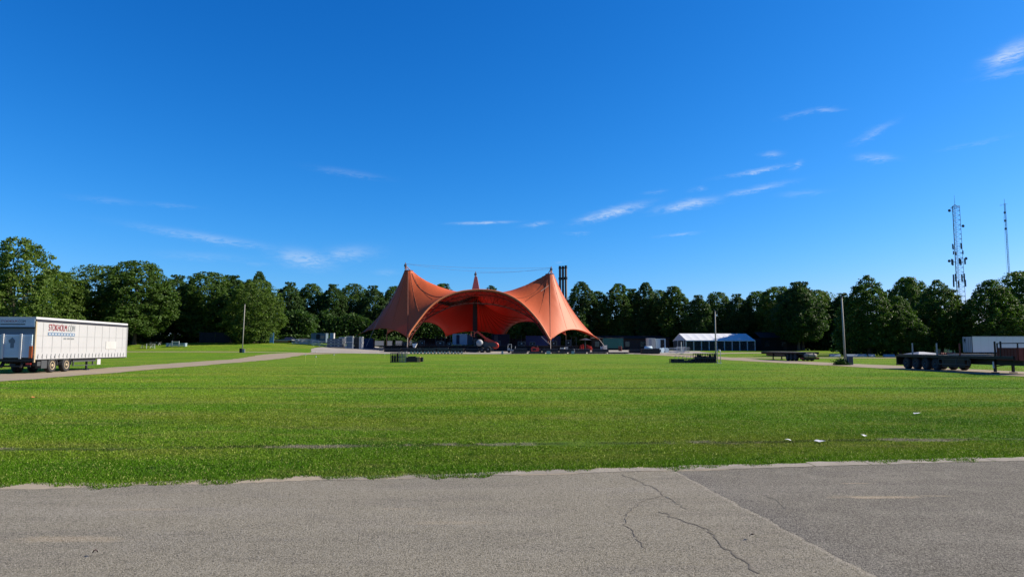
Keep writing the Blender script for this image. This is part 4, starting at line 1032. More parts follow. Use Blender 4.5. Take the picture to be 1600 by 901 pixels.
for y in (.5, 2.0):
    c = MB(); c.box(10.6, 10.74, y - .07, y + .07, .05, .95); c.box(10.5, 10.84, y - .15, y + .15, 0, .06); part('landing_leg', c, 'steel_dark', bt)
c = MB(); c.box(5.6, 9.8, .02, .06, .45, .85); part('side_guard', c, 'steel_dark', bt)

# ================================================================== poles
def pole(px, d, top_py, label, lean=0, extra='box'):
    x = X(px, d, 560); z = ground(x, d); H = Z(top_py, d) - z
    t = thing('wooden_pole', label, 'pole', (x, d, z), 0, 'tall slim poles standing round the lawn')
    c = MB(); c.tube([(0, 0, -.1), (lean * .5, 0, H * .5), (lean, 0, H)], [.105, .095, .075], 12); part('shaft', c, 'pole_grey', t, True)
    c = MB(); c.lathe((lean, 0, H), (0, 0, 1), [(-.05, .12), (.05, .12), (.08, .03)], 10); part('cap', c, 'dark_grey', t)
    if extra == 'box':
        c = MB(); c.box(-.52, -.14, -.2, .2, 0, .85); c.box(-.54, -.12, -.22, .22, .85, .90); part('cabinet', c, 'black_metal', t)
        c = MB(); c.box(.14, .55, -.2, .2, 0, .75); c.box(.12, .57, -.22, .22, .75, .80); part('cabinet', c, 'grey_metal', t)
    return t
pole(378, 142, 475, 'slim pale pole at the left track fork with a cabinet at its foot', .25)
pole(1118.5, 103, 486, 'slim dark pole in front of the white marquee roof', .05, None)
pole(1320.5, 69, 464, 'tallest slim grey pole rising by a leafy bush on the right', -.10, None)
# bush and grey cabinet at the foot of the right pole
b_ = thing('leafy_bush', 'low dark leafy bush at the foot of the tallest grey pole', 'bush', (X(1316, 69), 69.2, 0))
rb = np.random.default_rng(5); k = 1300; p = rb.normal(0, 1, (k, 3)) * np.array([.34, .28, .20]) + np.array([0, 0, .18]); p[:, 2] = np.abs(p[:, 2]); u = rb.normal(0, 1, (k, 3)); u /= np.linalg.norm(u, axis=1)[:, None]; v = np.cross(u, rb.normal(0, 1, (k, 3))); v /= np.linalg.norm(v, axis=1)[:, None]
fast_mesh('foliage', np.stack([p - u*.09, p + v*.05, p + u*.09, p - v*.05], 1).reshape(-1, 3), 4, 'leaf_dark', b_)
c = MB()
for k in range(7): a = k * .9; c.tube([(0, 0, 0), (.35*math.cos(a), .25*math.sin(a), .5)], [.02, .01], 5)
part('stem', c, 'bark', b_)
cb_ = thing('electric_cabinet', 'small dark utility cabinet right of the tallest grey pole', 'cabinet', (X(1327, 69), 69.0, 0))
c = MB(); c.box(-.24, .24, -.2, .2, .05, .85); c.box(-.27, .27, -.23, .23, .85, .92); part('casing', c, 'slate_blue', cb_); c = MB(); c.box(-.2, .2, -.215, -.2, .12, .8); part('door', c, 'dark_grey', cb_)

# ================================================================== masts and chimneys far off
def lattice(mb, H, w0, w1, step, r):
    n = int(H / step)
    def corner(k, z): a = PI/2 + k*2*PI/3; w = (w0 + (w1 - w0) * z / H) / 1.732; return Vector((w*math.cos(a), w*math.sin(a), z))
    for k in range(3): mb.tube([corner(k, 0), corner(k, H)], r, 5)
    for i in range(n):
        z0 = i*H/n; z1 = (i+1)*H/n
        for k in range(3): mb.tube([corner(k, z0), corner((k+1) % 3, z1)], r*.5, 3, False); mb.tube([corner(k, z1), corner((k+1) % 3, z1)], r*.5, 3, False)
x = X(1502, 300, 500); t = thing('lattice_mast', 'tall steel lattice mast carrying antennas behind the lime trees', 'antenna mast', (x, 300, 1.0))
H = Z(322, 300) - 1; c = MB(); lattice(c, H, 3.6, 3.0, 2.1, .10); part('tower', c, 'mast_steel', t)
c = MB()
for i in range(int(H / .9)): c.box(-.25, .25, .2, .26, i*.9, i*.9 + .07)
for s in (-.25, .25): c.tube([(s, .23, 0), (s, .23, H)], .06, 4)
part('ladder', c, 'mast_steel', t)
c = MB(); c.tube([(0, 0, H), (0, 0, Z(305, 300) - 1)], [.09, .04], 5); part('whip_antenna', c, 'mast_steel', t)
c = MB()
for k in range(12):
    a = 2*PI*k/12; b2 = 2*PI*(k+1)/12; c.tube([(1.75*math.cos(a), 1.75*math.sin(a), H - .8), (1.75*math.cos(b2), 1.75*math.sin(b2), H - .8)], .06, 4); c.tube([(1.75*math.cos(a), 1.75*math.sin(a), H - .8), (.2*math.cos(a), .2*math.sin(a), H + .6)], .04, 3)
part('top_cage', c, 'mast_steel', t)
rr = random.Random(11)
for (py, n_, ww, hh, R_) in ((385, 4, .35, 2.2, 2.2), (395, 3, .3, 1.6, 2.1), (409, 5, .55, 2.6, 2.6), (434, 4, .5, 3.4, 2.3), (443, 3, .5, 3.0, 2.5)):
    for k in range(n_):
        a = 2*PI*k/n_ + py; z0 = Z(py, 300) - 1; c = MB(); cx_, cy_ = R_*math.cos(a), R_*math.sin(a)
        c.box(cx_ - ww/2, cx_ + ww/2, cy_ - .2, cy_ + .2, z0 - hh/2, z0 + hh/2); c.tube([(cx_, cy_, z0), (cx_*.5, cy_*.5, z0)], .06, 4); part('panel_antenna', c, ['steel_dark', 'mast_steel', 'steel_dark'][k % 3], t)
for (py, dx) in ((329.5, -3.0), (353.5, 2.7), (408, -4.3), (404, 3.2)):
    z0 = Z(py, 300) - 1; c = MB(); c.lathe((dx, -.4, z0), (0, -1, 0), [(0, .15), (.15, .6), (.35, .65), (.4, .05)], 12); c.tube([(dx, -.3, z0), (dx*.4, 0, z0)], .06, 4); part('dish_antenna', c, 'steel_dark', t)
x = X(1581, 330, 500); t = thing('thin_mast', 'thin guyed radio mast near the right picture edge', 'antenna mast', (x, 330, 1.0))
H = Z(318, 330) - 1; c = MB(); lattice(c, H, .75, .60, 1.2, .075); part('tower', c, 'mast_steel', t)
c = MB(); c.tube([(0, 0, H), (0, 0, H + 2.4)], .07, 5); c.tube([(-2.2, 0, H - .6), (1.4, 0, H - .2)], .06, 4); c.tube([(-1.4, 0, H - 1.0), (-2.4, 0, H - 1.1)], .05, 4); part('crossbar', c, 'mast_steel', t)
c = MB()
for zz in (4, 8, 12): c.box(-.5, .1, -.3, .3, H - zz - 1, H - zz)
part('antenna_box', c, 'mast_steel', t)
c = MB(); c.tube([(-.8, 0, H - 6), (-1.2, 0, 0)], .035, 3); part('feeder_cable', c, 'mast_steel', t)
cd = 330
for i, px in enumerate((875.0, 879.6, 884.2)):
    x = X(px, cd, 430); t = thing('chimney_stack', ['left', 'middle', 'right'][i] + ' flue of the three dark chimneys behind the canopy', 'chimney', (x, cd, 1), 0, 'three dark chimney flues')
    H = Z(416 - (.8 if i == 2 else 0), cd) - 1; c = MB(); c.tube([(0, 0, 0), (0, 0, H)], .58, 16); part('flue', c, 'chimney', t, True)
    c = MB(); c.lathe((0, 0, H), (0, 0, 1), [(-1.2, .58), (-1.2, .72), (-.6, .72), (-.6, .60), (0, .60), (.15, .66), (.15, .5)], 16); c.lathe((0, 0, H - 6), (0, 0, 1), [(-.6, .59), (-.6, .78), (.6, .78), (.6, .59)], 16); part('collar', c, 'black_metal', t)
    if i < 2: c = MB(); c.box(.5, .95, -.1, .1, H - 6.4, H - 5.6); c.box(.5, .95, -.1, .1, H - 16.4, H - 16); part('brace', c, 'black_metal', t)

# ================================================================== marquee, shed, low buildings
Y0 = 196; x0 = X(1072, Y0); x1 = X(1184, Y0 + 2, 535); Wd = 12; gz = ground(60, 200)
mq = thing('marquee', 'long white gabled marquee with window walls on the grass', 'marquee', (x0, Y0, gz)); Lm = x1 - x0 - 1; eh = 3.0; rh = 5.0
# the gable faces left; building turned a little so its end shows
mq.rotation_euler = (0, 0, math.radians(4)); nb_ = 9
c = MB()
for k in range(nb_):
    a = Lm*k/nb_; b2 = Lm*(k+1)/nb_; 
    for (ya, za, yb, zb) in ((-.25, eh - .05, Wd/2, rh), (Wd/2, rh, Wd + .25, eh - .05)):
        vs = []
        for i in range(5):
            s = i / 4; xx = a + (b2 - a)*s; sg = -.10 * 4 * s * (1 - s)
            for j in range(5): u_ = j / 4; vs.append((xx, ya + (yb - ya)*u_, za + (zb - za)*u_ + sg * (4*u_*(1-u_))))
        c.add(vs, [(i*5+j, (i+1)*5+j, (i+1)*5+j+1, i*5+j+1) for i in range(4) for j in range(4)])
    
part('roof', c, 'white_pvc', mq, True)
c = MB()
for x_ in (0.02, Lm - .02): c.add([(x_, -.25, eh - .05), (x_, Wd + .25, eh - .05), (x_, Wd/2, rh)], [(0, 1, 2)])
part('gable', c, 'white_pvc', mq)
c = MB(); c.box(0, Lm, -.30, -.22, eh - .30, eh - .04); c.box(0, Lm, Wd + .22, Wd + .30, eh - .3, eh - .04); part('valance', c, 'white_pvc', mq)
for k in range(nb_ + 1):
    c = MB(); c.box(Lm*k/nb_ - .10, Lm*k/nb_ + .10, -.12, .12, 0, eh); part('post', c, 'white_paint', mq)
for k in range(nb_):
    a = Lm*k/nb_ + .35; b2 = Lm*(k+1)/nb_ - .35
    c = MB(); c.box(a, b2, .0, .04, .35, eh - .35); part('window', c, 'glass_dark', mq)
c = MB(); c.box(0, Lm, .05, .09, 0, eh); part('wall', c, 'dark_grey', mq)
c = MB()
for k in range(9): c.box(-.06, .0, .6 + k*1.3, .72 + k*1.3, 0, eh - .1)
part('end_mullion', c, 'grey_metal', mq)
c = MB(); c.box(.03, .06, .1, Wd, 0, eh); part('end_wall', c, 'dark_grey', mq)
c = MB(); c.box(Lm - .06, Lm, .1, Wd, 0, eh); c.box(0.1, Lm, Wd - .05, Wd, 0, eh); part('back_wall', c, 'dark_grey', mq)
c = MB(); c.box(-.9, -.78, -.5, -.38, 0, eh); c.box(-2.6, -2.5, -.5, -.4, 0, eh); c.box(-2.6, -.4, -.5, -.42, eh - .1, eh); part('porch_post', c, 'white_paint', mq)

def shed(name, label, cat, px0, px1, Y, top, eave, depth, wall_m, roof_m, rails=0):
    x0 = X(px0, Y); x1 = X(px1, Y); g0 = ground((x0+x1)/2, Y); t = thing(name, label, cat, (x0, Y, g0)); L = x1 - x0; ez = Z(eave, Y) - g0; rz = Z(top, Y) - g0
    c = MB(); c.box(0, L, 0, depth, 0, ez)
    for k in range(int(L / 2.2)): c.box(.3 + k*2.2, .42 + k*2.2, -.06, 0, 0, ez)
    part('wall', c, wall_m, t)
    c = MB(); c.add([(-.4, -.5, ez), (L + .4, -.5, ez), (L + .4, depth/2, rz), (-.4, depth/2, rz), (-.4, depth + .5, ez), (L + .4, depth + .5, ez), (-.4, -.5, ez + .15), (L + .4, -.5, ez + .15), (L + .4, depth/2, rz + .15), (-.4, depth/2, rz + .15)],
                    [(0,1,2,3), (3,2,5,4), (6,9,8,7), (0,6,7,1), (0,3,9,6), (1,7,8,2)]); part('roof', c, roof_m, t)
    for k in range(max(1, int(L / 5))):
        c = MB(); c.box(1 + k*5, 2.4 + k*5, -.09, -.07, ez*.3, ez*.75); part('window', c, 'glass_dark', t)
    c = MB(); c.box(L*.5, L*.5 + 1.1, -.10, -.07, 0, min(2.1, ez*.8)); part('door', c, 'brown_dark', t)
    return t
shed('timber_shed', 'dark brown timber shed in the trees right of the marquee', 'shed', 1190, 1258, 204, 519, 528, 9, 'shed_dark', 'shed_dark')
shed('long_hut', 'long low dark red hut behind the green container', 'hut', 925, 1046, 226, 524.5, 529, 8, 'brown_dark', 'shed_dark')
# pale low wall strip under the lime trees
def site_barrier(px0, px1, Y, label, m_='pale_blue', h=.5):
    x0 = X(px0, Y); x1 = X(px1, Y); t = thing('low_barrier', label, 'barrier', (x0, Y, ground(x0, Y)), 0, 'low pale barrier blocks under the limes'); L = x1 - x0
    c = MB(); c.add([(0,-.3,0),(L,-.3,0),(L,.3,0),(0,.3,0),(0,-.3,.15),(L,-.3,.15),(L,.3,.15),(0,.3,.15),(0,-.08,h),(L,-.08,h),(L,.08,h),(0,.08,h)],
       [(0,1,5,4),(1,2,6,5),(2,3,7,6),(3,0,4,7),(4,5,9,8),(5,6,10,9),(6,7,11,10),(7,4,8,11),(8,9,10,11)]); part('block', c, m_, t)
    c = MB()
    for k in range(max(2, int(L / 2))): c.box(.6 + k*2, 1.0 + k*2, -.2, .2, 0, .10)
    part('fork_slot', c, 'black_metal', t)
for i, (a, b2) in enumerate(((1296, 1312), (1322, 1353), (1356, 1366), (1380, 1397))):
    site_barrier(a, b2, 121, ordn[i] + ' low pale barrier block from the left under the lime trees', 'barrier_pale')
# shaded cabins behind the flatbed
def cabin(name, label, cat, px0, px1, Y, top, base, depth, wall_m, roof_m='grey_metal', door_px=None, door_m='navy', win=True, group=None):
    x0 = X(px0, Y, (top+base)/2); x1 = X(px1, Y, (top+base)/2); zb = Z(base, Y); t = thing(name, label, cat, (x0, Y, zb), 0, group); L = x1 - x0; H = Z(top, Y) - zb
    c = MB(); c.box(.04, L - .04, .04, depth - .04, .12, H - .12)
    n = int(L / .3)
    for k in range(n): c.box(.1 + k*.3, .24 + k*.3, .0, .04, .15, H - .15)
    part('wall', c, wall_m, t)
    c = MB()
    for x_ in (0, L - .12):
        for y_ in (0, depth - .12): c.box(x_, x_ + .12, y_ - .01, y_ + .12, 0, H)
    c.box(.12, L - .12, -.01, .1, 0, .14); c.box(.12, L - .12, -.01, .1, H - .14, H)
    for x_ in (0, L - .12): c.box(x_, x_ + .12, .10, depth - .11, H - .14, H - .002)
    part('frame', c, wall_m, t)
    c = MB(); c.box(-.02, L + .02, -.03, depth + .02, H, H + .05); part('roof', c, roof_m, t)
    if door_px:
        a = (door_px[0] - px0) / (px1 - px0) * L; b3 = (door_px[1] - px0) / (px1 - px0) * L
        c = MB(); c.box(a, b3, -.05, -.012, .14, H - .25); d = part('door', c, door_m, t)
        c = MB(); c.box(b3 - .15, b3 - .08, -.09, -.05, H*.4, H*.48); part('handle', c, 'grey_metal', d)
    if win:
        c = MB(); c.box(L*.66, L*.66 + min(1.0, L*.25), -.05, -.012, H*.45, H*.78); w_ = part('window', c, 'glass_dark', t)
        c = MB(); c.box(L*.66 - .05, L*.66 + min(1.0, L*.25) + .05, -.045, -.012, H*.45 - .06, H*.45 - .002); part('sill', c, 'grey_metal', w_)
    return t
cabin('site_cabin', 'left grey white shaded cabin seen behind the low flatbed', 'cabin', 1471, 1480, 140, 541, 553, 2.4, 'white_paint', win=False, door_px=(1472, 1475))
cabin('site_cabin', 'right grey white shaded cabin seen behind the low flatbed', 'cabin', 1483, 1492, 140, 543, 553, 2.4, 'pale_blue', win=False, door_px=(1488, 1491))

# ================================================================== stage and its yard
sx0, sx1 = X(596, 172), X(905, 172); SZ = 2.30
sg = thing('stage_platform', 'wide dark stage platform under the orange canopy', 'stage', (sx0, 172, 1.0)); L = sx1 - sx0
gs = .85
c = MB(); c.box(0, L, 0, 26, SZ - 1.0 - .10, SZ - 1.0)
for k in range(int(L / 2.4)): c.box(k*2.4 + .02, k*2.4 + 2.38, -.03, -.0, SZ - 1.22, SZ - 1.02)
part('deck', c, 'wood_dark', sg)
c = MB()
for k in range(int(L / 2.4) + 1):
    for y in (.1, 6, 12, 18, 25): c.tube([(min(L - .1, k*2.4 + .05), y, -.2), (min(L - .1, k*2.4 + .05), y, SZ - 1.1)], .05, 6)
for k in range(int(L / 2.4)): c.tube([(k*2.4 + .05, .1, -.1), (k*2.4 + 2.45, .1, SZ - 1.15)], .03, 4)
part('support', c, 'steel_dark', sg)
c = MB(); c.box(.2, L - .2, .5, .55, -.25, SZ - 1.1); part('skirt', c, 'fence_dark', sg)
# boom lift
d = 160; x = X(768, d); bl = thing('boom_lift', 'red articulated boom lift with white front wheel parked before the stage', 'boom lift', (x, d, ground(x, d) + .045))
px2x = lambda px: X(px, d, 540) - x
pz = lambda py: Z(py, d) - bl.location.z
c = MB(); c.box(px2x(753), px2x(771), -1.1, 1.1, .55, 1.05); c.box(px2x(756), px2x(768), -.9, .9, 1.05, 1.25); part('chassis', c, 'dark_grey', bl)
for s, px, r_, m_ in ((-1, 763, .78, 'grey_metal'), (1, 763, .78, 'grey_metal'), (-1, 753.5, .62, 'grey_metal'), (1, 753.5, .62, 'grey_metal')):
    tw = MB(); tw.lathe((px2x(px), s*1.15, r_*.9), (0, s, 0), [(-.2, r_*.6), (-.2, r_*.9), (-.1, r_*.95), (.15, r_*.95), (.22, r_*.85), (.22, r_*.58)], 22); ty = part('wheel', tw, 'rubber', bl, True)
    tw = MB(); tw.lathe((px2x(px), s*1.15, r_*.9), (0, s, 0), [(.08, r_*.57), (.2, r_*.57), (.12, r_*.4), (.24, r_*.15)], 18); part('rim', tw, m_, ty, True)
c = MB(); c.box(px2x(757), px2x(775), -.95, .95, 1.27, pz(535)); part('turntable', c, 'dark_grey', bl)
c = MB(); 
w0 = px2x(772.5); w1 = px2x(775.6); c.lathe(((w0 + w1)/2, -.9, (pz(544.8) + pz(534.5))/2), (0, 1, 0), [(0, .62), (.05, .80), (1.75, .80), (1.8, .62)], 20); part('counterweight', c, 'red_paint', bl, True)
c = MB(); c.beam((px2x(774), -.2, pz(536)), (px2x(760), -.2, pz(529)), .42, .55); c.beam((px2x(771), .25, pz(538.5)), (px2x(757), .25, pz(530.5)), .28, .34); part('lower_boom', c, 'red_paint', bl)
c = MB(); c.beam((px2x(762), -.2, pz(530.5)), (px2x(745), -.2, pz(517.5)), .30, .40); c.beam((px2x(760), .2, pz(531)), (px2x(748), .2, pz(521)), .12, .14); part('upper_boom', c, 'red_paint', bl)
c = MB(); c.beam((px2x(745), -.2, pz(518)), (px2x(741), -.2, pz(521)), .2, .24); part('jib', c, 'red_paint', bl)
c = MB()
for xx in (px2x(736), px2x(741)):
    for yy in (-.9, .7): c.tube([(xx, yy, pz(525)), (xx, yy, pz(517.5))], .035, 5)
for zz in (525, 521.5, 517.5):
    c.tube([(px2x(736), -.9, pz(zz)), (px2x(741), -.9, pz(zz)), (px2x(741), .7, pz(zz)), (px2x(736), .7, pz(zz)), (px2x(736), -.9, pz(zz))], .035, 5)
c.box(px2x(736), px2x(741), -.9, .7, pz(525.6), pz(525)); c.box(px2x(736) - .02, px2x(736) + .03, -.88, .68, pz(525), pz(520)); part('basket', c, 'rust_red', bl)
c = MB(); c.lathe((px2x(749.5), -1.0, pz(535.5)), (0, 1, 0), [(0, .3), (.1, .75), (.35, .8), (.5, .3)], 18); part('cable_drum', c, 'dirty_white', bl, True)
# cabins and containers behind
cabin('office_cabin', 'grey white office cabin with a dark blue door standing on the stage', 'cabin', 707, 730, 182, 521.5, 538.6, 2.5, 'pale_blue', door_px=(713, 718), win=False)
cabin('plant_container', 'small grey container beside the office cabin on the stage', 'container', 731, 742, 184, 523, 538.6, 2.5, 'slate_blue', win=True)
cabin('shipping_container', 'bright blue shipping container behind the right canopy foot', 'container', 822, 856, 198, 524.5, 541, 2.5, 'blue_paint', 'blue_paint', win=False, door_px=(846, 852), door_m='blue_paint')
cabin('shipping_container', 'darker blue shipping container just right of the bright blue one', 'container', 857, 876, 199, 525.5, 541, 2.5, 'navy', 'blue_paint', win=False, door_px=(860, 865), door_m='blue_paint')
cabin('shipping_container', 'navy container behind the boom lift', 'container', 768, 796, 196, 522, 540, 2.5, 'navy', 'navy', win=False, door_px=(772, 778), door_m='slate_blue')
cabin('shipping_container', 'teal green corrugated container right of the canopy', 'container', 943, 974, 188, 528.5, 543.6, 2.5, 'green_paint', 'green_paint', win=False, door_px=(966, 972), door_m='green_paint')
cabin('site_cabin', 'white cabin with pinkish side left of the marquee', 'cabin', 1012, 1024, 186, 528.2, 544, 2.5, 'cream', 'white_paint', win=False, door_px=(1014, 1018), door_m='dirty_white')
cabin('site_cabin', 'pale blue cabin with a dark doorway left of the marquee', 'cabin', 1024.5, 1040, 187, 529, 544, 2.5, 'pale_blue', 'white_paint', win=False, door_px=(1032, 1038), door_m='fence_dark')
cabin('site_cabin', 'dark blue grey cabin at the left edge of the paved yard', 'cabin', 486, 509, 182, 520.5, 535.5, 2.5, 'slate_blue', 'slate_blue', door_px=(494, 500), door_m='fence_dark')
cabin('portable_toilet', 'small white cubicle right of the blue grey cabin', 'cubicle', 515.5, 521.5, 181, 520.5, 536, 1.2, 'white_paint', 'white_paint', win=False, door_px=(516.5, 520.5), door_m='dirty_white')
cabin('navy_box', 'navy storage box right of the speaker frames', 'container', 568, 583, 177, 529, 544, 2.2, 'navy', 'blue_paint', win=False, door_px=(571, 575))
# row of cream low trucks bodies seen under the left wing
for i, (a, b2) in enumerate(((585, 599.5), (605, 612.5), (618, 628), (638, 643), (665, 676))):
    x0 = X(a, 205); x1 = X(b2, 205); zb = Z(539.5, 205); t = thing('cream_panel', ordn[i] + ' cream panel from the left seen under the left canopy wing', 'panel', (x0, 205, zb), 0, 'cream panels behind the stage')
    L = x1 - x0; c = MB(); c.box(0, L, 0, .15, 0, Z(532.3, 205) - zb); part('board', c, 'cream', t)
    c = MB(); c.box(-.08, 0, -.04, .2, -.8, 1.5); c.box(L, L + .08, -.04, .2, -.8, 1.5); c.box(0, L, -.04, 0, 1.38, 1.46); part('frame', c, 'dark_grey', t)
# ------- flight case stacks and speaker frames at left
def flight_case(loc, w, d_, h_, label, group, m_='case_grey'):
    t = thing('flight_case', label, 'flight case', loc, 0, group)
    c = MB(); c.box(-w/2 + .02, w/2 - .02, -d_/2 + .02, d_/2 - .02, .02, h_ - .02); part('shell', c, m_, t)
    c = MB()
    for sx_ in (-1, 1):
        for sy_ in (-1, 1): c.box(sx_*w/2 - .03, sx_*w/2 + .03, sy_*d_/2 - .03, sy_*d_/2 + .03, 0, h_)
    for z_ in (0, h_ - .05):
        for sy_ in (-1, 1): c.box(-w/2, w/2, sy_*d_/2 - .03, sy_*d_/2 + .03, z_, z_ + .05)
        for sx_ in (-1, 1): c.box(sx_*w/2 - .03, sx_*w/2 + .03, -d_/2, d_/2, z_, z_ + .05)
    part('edging', c, 'grey_metal', t)
    c = MB(); c.box(-w*.12, w*.12, -d_/2 - .05, -d_/2 - .031, h_*.42, h_*.60); part('latch', c, 'galvanised', t)
    return t
d = 168; rows = [(512.2, 2, 3), (522.6, 2, 3), ]
xs0 = X(512, d); zb = ground(xs0, d) + .045; cw_ = (X(535.6, d) - xs0) / 2; tot_h = Z(528.5, d) - zb; hh = tot_h / 3; 
for i in range(2):
    for j in range(3):
        flight_case((xs0 + cw_*(i + .5), d, zb + hh*j), cw_*.97, 1.3, hh*.97, ['bottom', 'middle', 'top'][j] + ' grey flight case in the ' + ['left', 'right'][i] + ' column of the big stack', 'grey flight cases stacked at the left of the yard')
def frame_rack(px0, px1, top, d, label, m_='white_paint', fill='dark_grey', base=547.8):
    x0 = X(px0, d); x1 = X(px1, d); zb = ground(x0, d) + .045; H = Z(top, d) - zb; L = x1 - x0
    t = thing('equipment_rack', label, 'rack', (x0, d, zb), 0, 'tall equipment racks beside the flight cases')
    c = MB()
    for xx in (0, L):
        for yy in (0, .9): c.box(xx - .06, xx + .06, yy - .06, yy + .06, 0, H)
    for zz in (.05, H*.5, H - .12): 
        for yy in (0, .9): c.box(.06, L - .06, yy - .05, yy + .05, zz, zz + .12)
        for xx in (0, L): c.box(xx - .05, xx + .05, .06, .84, zz, zz + .12)
    part('frame', c, m_, t)
    for k, (z0, z1) in enumerate(((.18, H*.5 - .02), (H*.5 + .14, H - .14))):
        c = MB(); c.box(.12, L - .12, .1, .8, z0, z1); c.box(.22, L - .22, .04, .1, z0 + .12, z1 - .12); part('unit', c, fill, t)
    return t
frame_rack(529.5, 538.5, 526.5, 169.5, 'white framed rack partly behind the big flight case stack', 'white_paint', 'dirty_white')
frame_rack(540.5, 551, 525.2, 167, 'white framed rack with two dark screens right of the big stack', 'white_paint', 'slate_blue')
frame_rack(552.5, 560.5, 526.5, 168, 'dark rack filled with black gear right of the white framed one', 'steel_dark', 'black_metal')
frame_rack(561.5, 566, 526, 167.5, 'narrow white rack at the right end of the rack row', 'white_paint', 'dirty_white')
# crowd barriers
def crowd_barrier(loc, rz, label, L=2.3, H=1.1, m_='galvanised', group='steel crowd barriers on the left of the yard'):
    t = thing('crowd_barrier', label, 'barrier', loc, rz, group)
    c = MB(); c.tube([(0, 0, .12), (0, 0, H), (L, 0, H), (L, 0, .12), (0, 0, .12)], .045, 6); part('frame', c, m_, t)
    c = MB()
    for k in range(1, 12): c.tube([(L*k/12, 0, .14), (L*k/12, 0, H)], .028, 4)
    part('bar', c, m_, t)
    for xx in (.35, L - .35):
        c = MB(); c.box(xx - .04, xx + .04, -.35, .35, 0, .05); c.box(xx - .03, xx + .03, -.03, .03, .05, .15); part('foot', c, m_, t)
    return t
cb0 = None; spots = [(456, 172.5, .15), (468, 173, -.1), (478, 174, .25), (487, 170.5, 0), (497, 170.5, 0), (472, 176, .05), (485, 177, -.1), (462, 175, .3)]
for i, (px, dd, rz) in enumerate(spots):
    p = G(px, dd, .03); lb = ordn[i] + ' crowd barrier in the loose row left of the flight cases'
    if cb0 is None: cb0 = crowd_barrier(p, rz, lb)
    else: dup(cb0, p, rz, lb)
# stacked barriers on lawn by the left track
def pallet_stack(loc, label, n, m_, w=3.2):
    t = thing('barrier_stack', label, 'barrier stack', loc); c = MB()
    for k in range(n): c.box(-w/2, w/2, -.5, .5, .12 + k*.16, .20 + k*.16); c.box(-w/2 + .1*k, -w/2 + .2 + .1*k, -.55, .55, .05 + k*.16, .12 + k*.16); c.box(w/2 - .3, w/2 - .2, -.55, .55, .05 + k*.16, .12 + k*.16)
    part('panel', c, m_, t)
    c = MB()
    for xx in (-w*.18, w*.18): c.box(xx - .09, xx + .09, -.62, -.5, 0, 1.35)
    part('upright', c, 'white_paint', t)
    c = MB(); c.box(-w*.17, w*.17, -.6, -.52, 1.0, 1.25); part('board', c, 'cream', t)
    return t
pallet_stack(G(275.5, 163, 0), 'low stack of pale blue barriers with two white uprights on the lawn', 5, 'pale_blue', 4.6)
def picnic_table(loc, label):
    t = thing('picnic_table', label, 'table', loc, .1); c = MB()
    for k in range(4): c.box(-1.3, 1.3, -.36 + k*.18, -.2 + k*.18, .74, .79)
    part('table_top', c, 'wood_grey', t)
    for s in (-1, 1): c = MB(); c.box(-1.3, 1.3, s*.72 - .14, s*.72 + .14, .42, .47); part('bench_seat', c, 'wood_grey', t)
    for xx in (-1, 1): c = MB(); c.beam((xx, -.7, 0), (xx, .25, .74), .09, .06); c.beam((xx + .07, .7, 0), (xx + .07, -.25, .74), .09, .06); c.box(xx - .03, xx + .03, -.8, .8, .36, .42); part('leg', c, 'galvanised', t)
picnic_table(G(229, 160), 'weathered picnic table under the pale trunked tree')
picnic_table(G(242, 166), 'second picnic table set just behind and right of the first')
for i, px in enumerate((228.8, 238.8, 241.5)):
    p = G(px, 159); t = thing('short_post', ordn[i] + ' short pale post from the left beside the picnic tables', 'post', p, 0, 'short pale posts by the picnic tables'); c = MB(); c.tube([(0, 0, 0), (0, 0, 1.15)], .06, 8); part('shaft', c, 'galvanised', t); c = MB(); c.lathe((0, 0, 1.15), (0, 0, 1), [(0, .08), (.05, .08), (.08, .02)], 8); part('cap', c, 'grey_metal', t)
# screened fence + banner
def screen_fence(px0, px1, Y, top, label, m_):
    x0 = X(px0, Y); x1 = X(px1, Y); g0 = ground(x0, Y); t = thing('screened_fence', label, 'fence', (x0, Y, g0), 0, 'dark screened site fences'); L = x1 - x0; H = Z(top, Y) - g0; n = max(1, round(L / 3.5))
    for k in range(n):
        c = MB(); a = L*k/n + .04; b3 = L*(k+1)/n - .04; q_ = 8; vs = []
        for i in range(q_ + 1):
            for z_ in (.1, H*.5, H): vs.append((a + (b3 - a)*i/q_, .05*math.sin(i*1.3 + k), z_ - (.12*math.sin(PI*i/q_) if z_ == H else 0)))
        c.add(vs, [(i*3+j, i*3+3+j, i*3+4+j, i*3+1+j) for i in range(q_) for j in range(2)]); part('screen', c, m_, t)
    for k in range(n + 1): c = MB(); c.tube([(L*k/n, -.08, 0), (L*k/n, -.08, H + .05)], .045, 6); part('post', c, 'steel_dark', t)
screen_fence(311, 384, 176, 518.5, 'black screened fence panels in the shade below the left trees', 'fence_dark')
screen_fence(393, 420.5, 177, 520.5, 'navy blue screened fence joining the blue banner', 'navy')
p = G(424, 174); t = thing('beach_banner', 'upright bright blue banner with a pale emblem at the fence end', 'banner', p); H = Z(519.5, 174) - p.z
c = MB(); c.box(-.48, .48, -.04, .04, .15, H); part('cloth', c, 'banner_blue', t)
c = MB(); c.lathe((0, -.045, H*.62), (0, -1, 0), [(0, .22), (.01, .22)], 14); c.box(-.1, .12, -.056, -.045, H*.3, H*.46); c.box(-.2, .2, -.056, -.045, H*.8, H*.83); part('emblem', c, 'dirty_white', t)
c = MB(); c.tube([(-.5, 0, 0), (-.5, 0, H + .05)], .04, 6); c.tube([(.5, 0, 0), (.5, 0, H + .05)], .04, 6); part('pole', c, 'banner_blue', t)
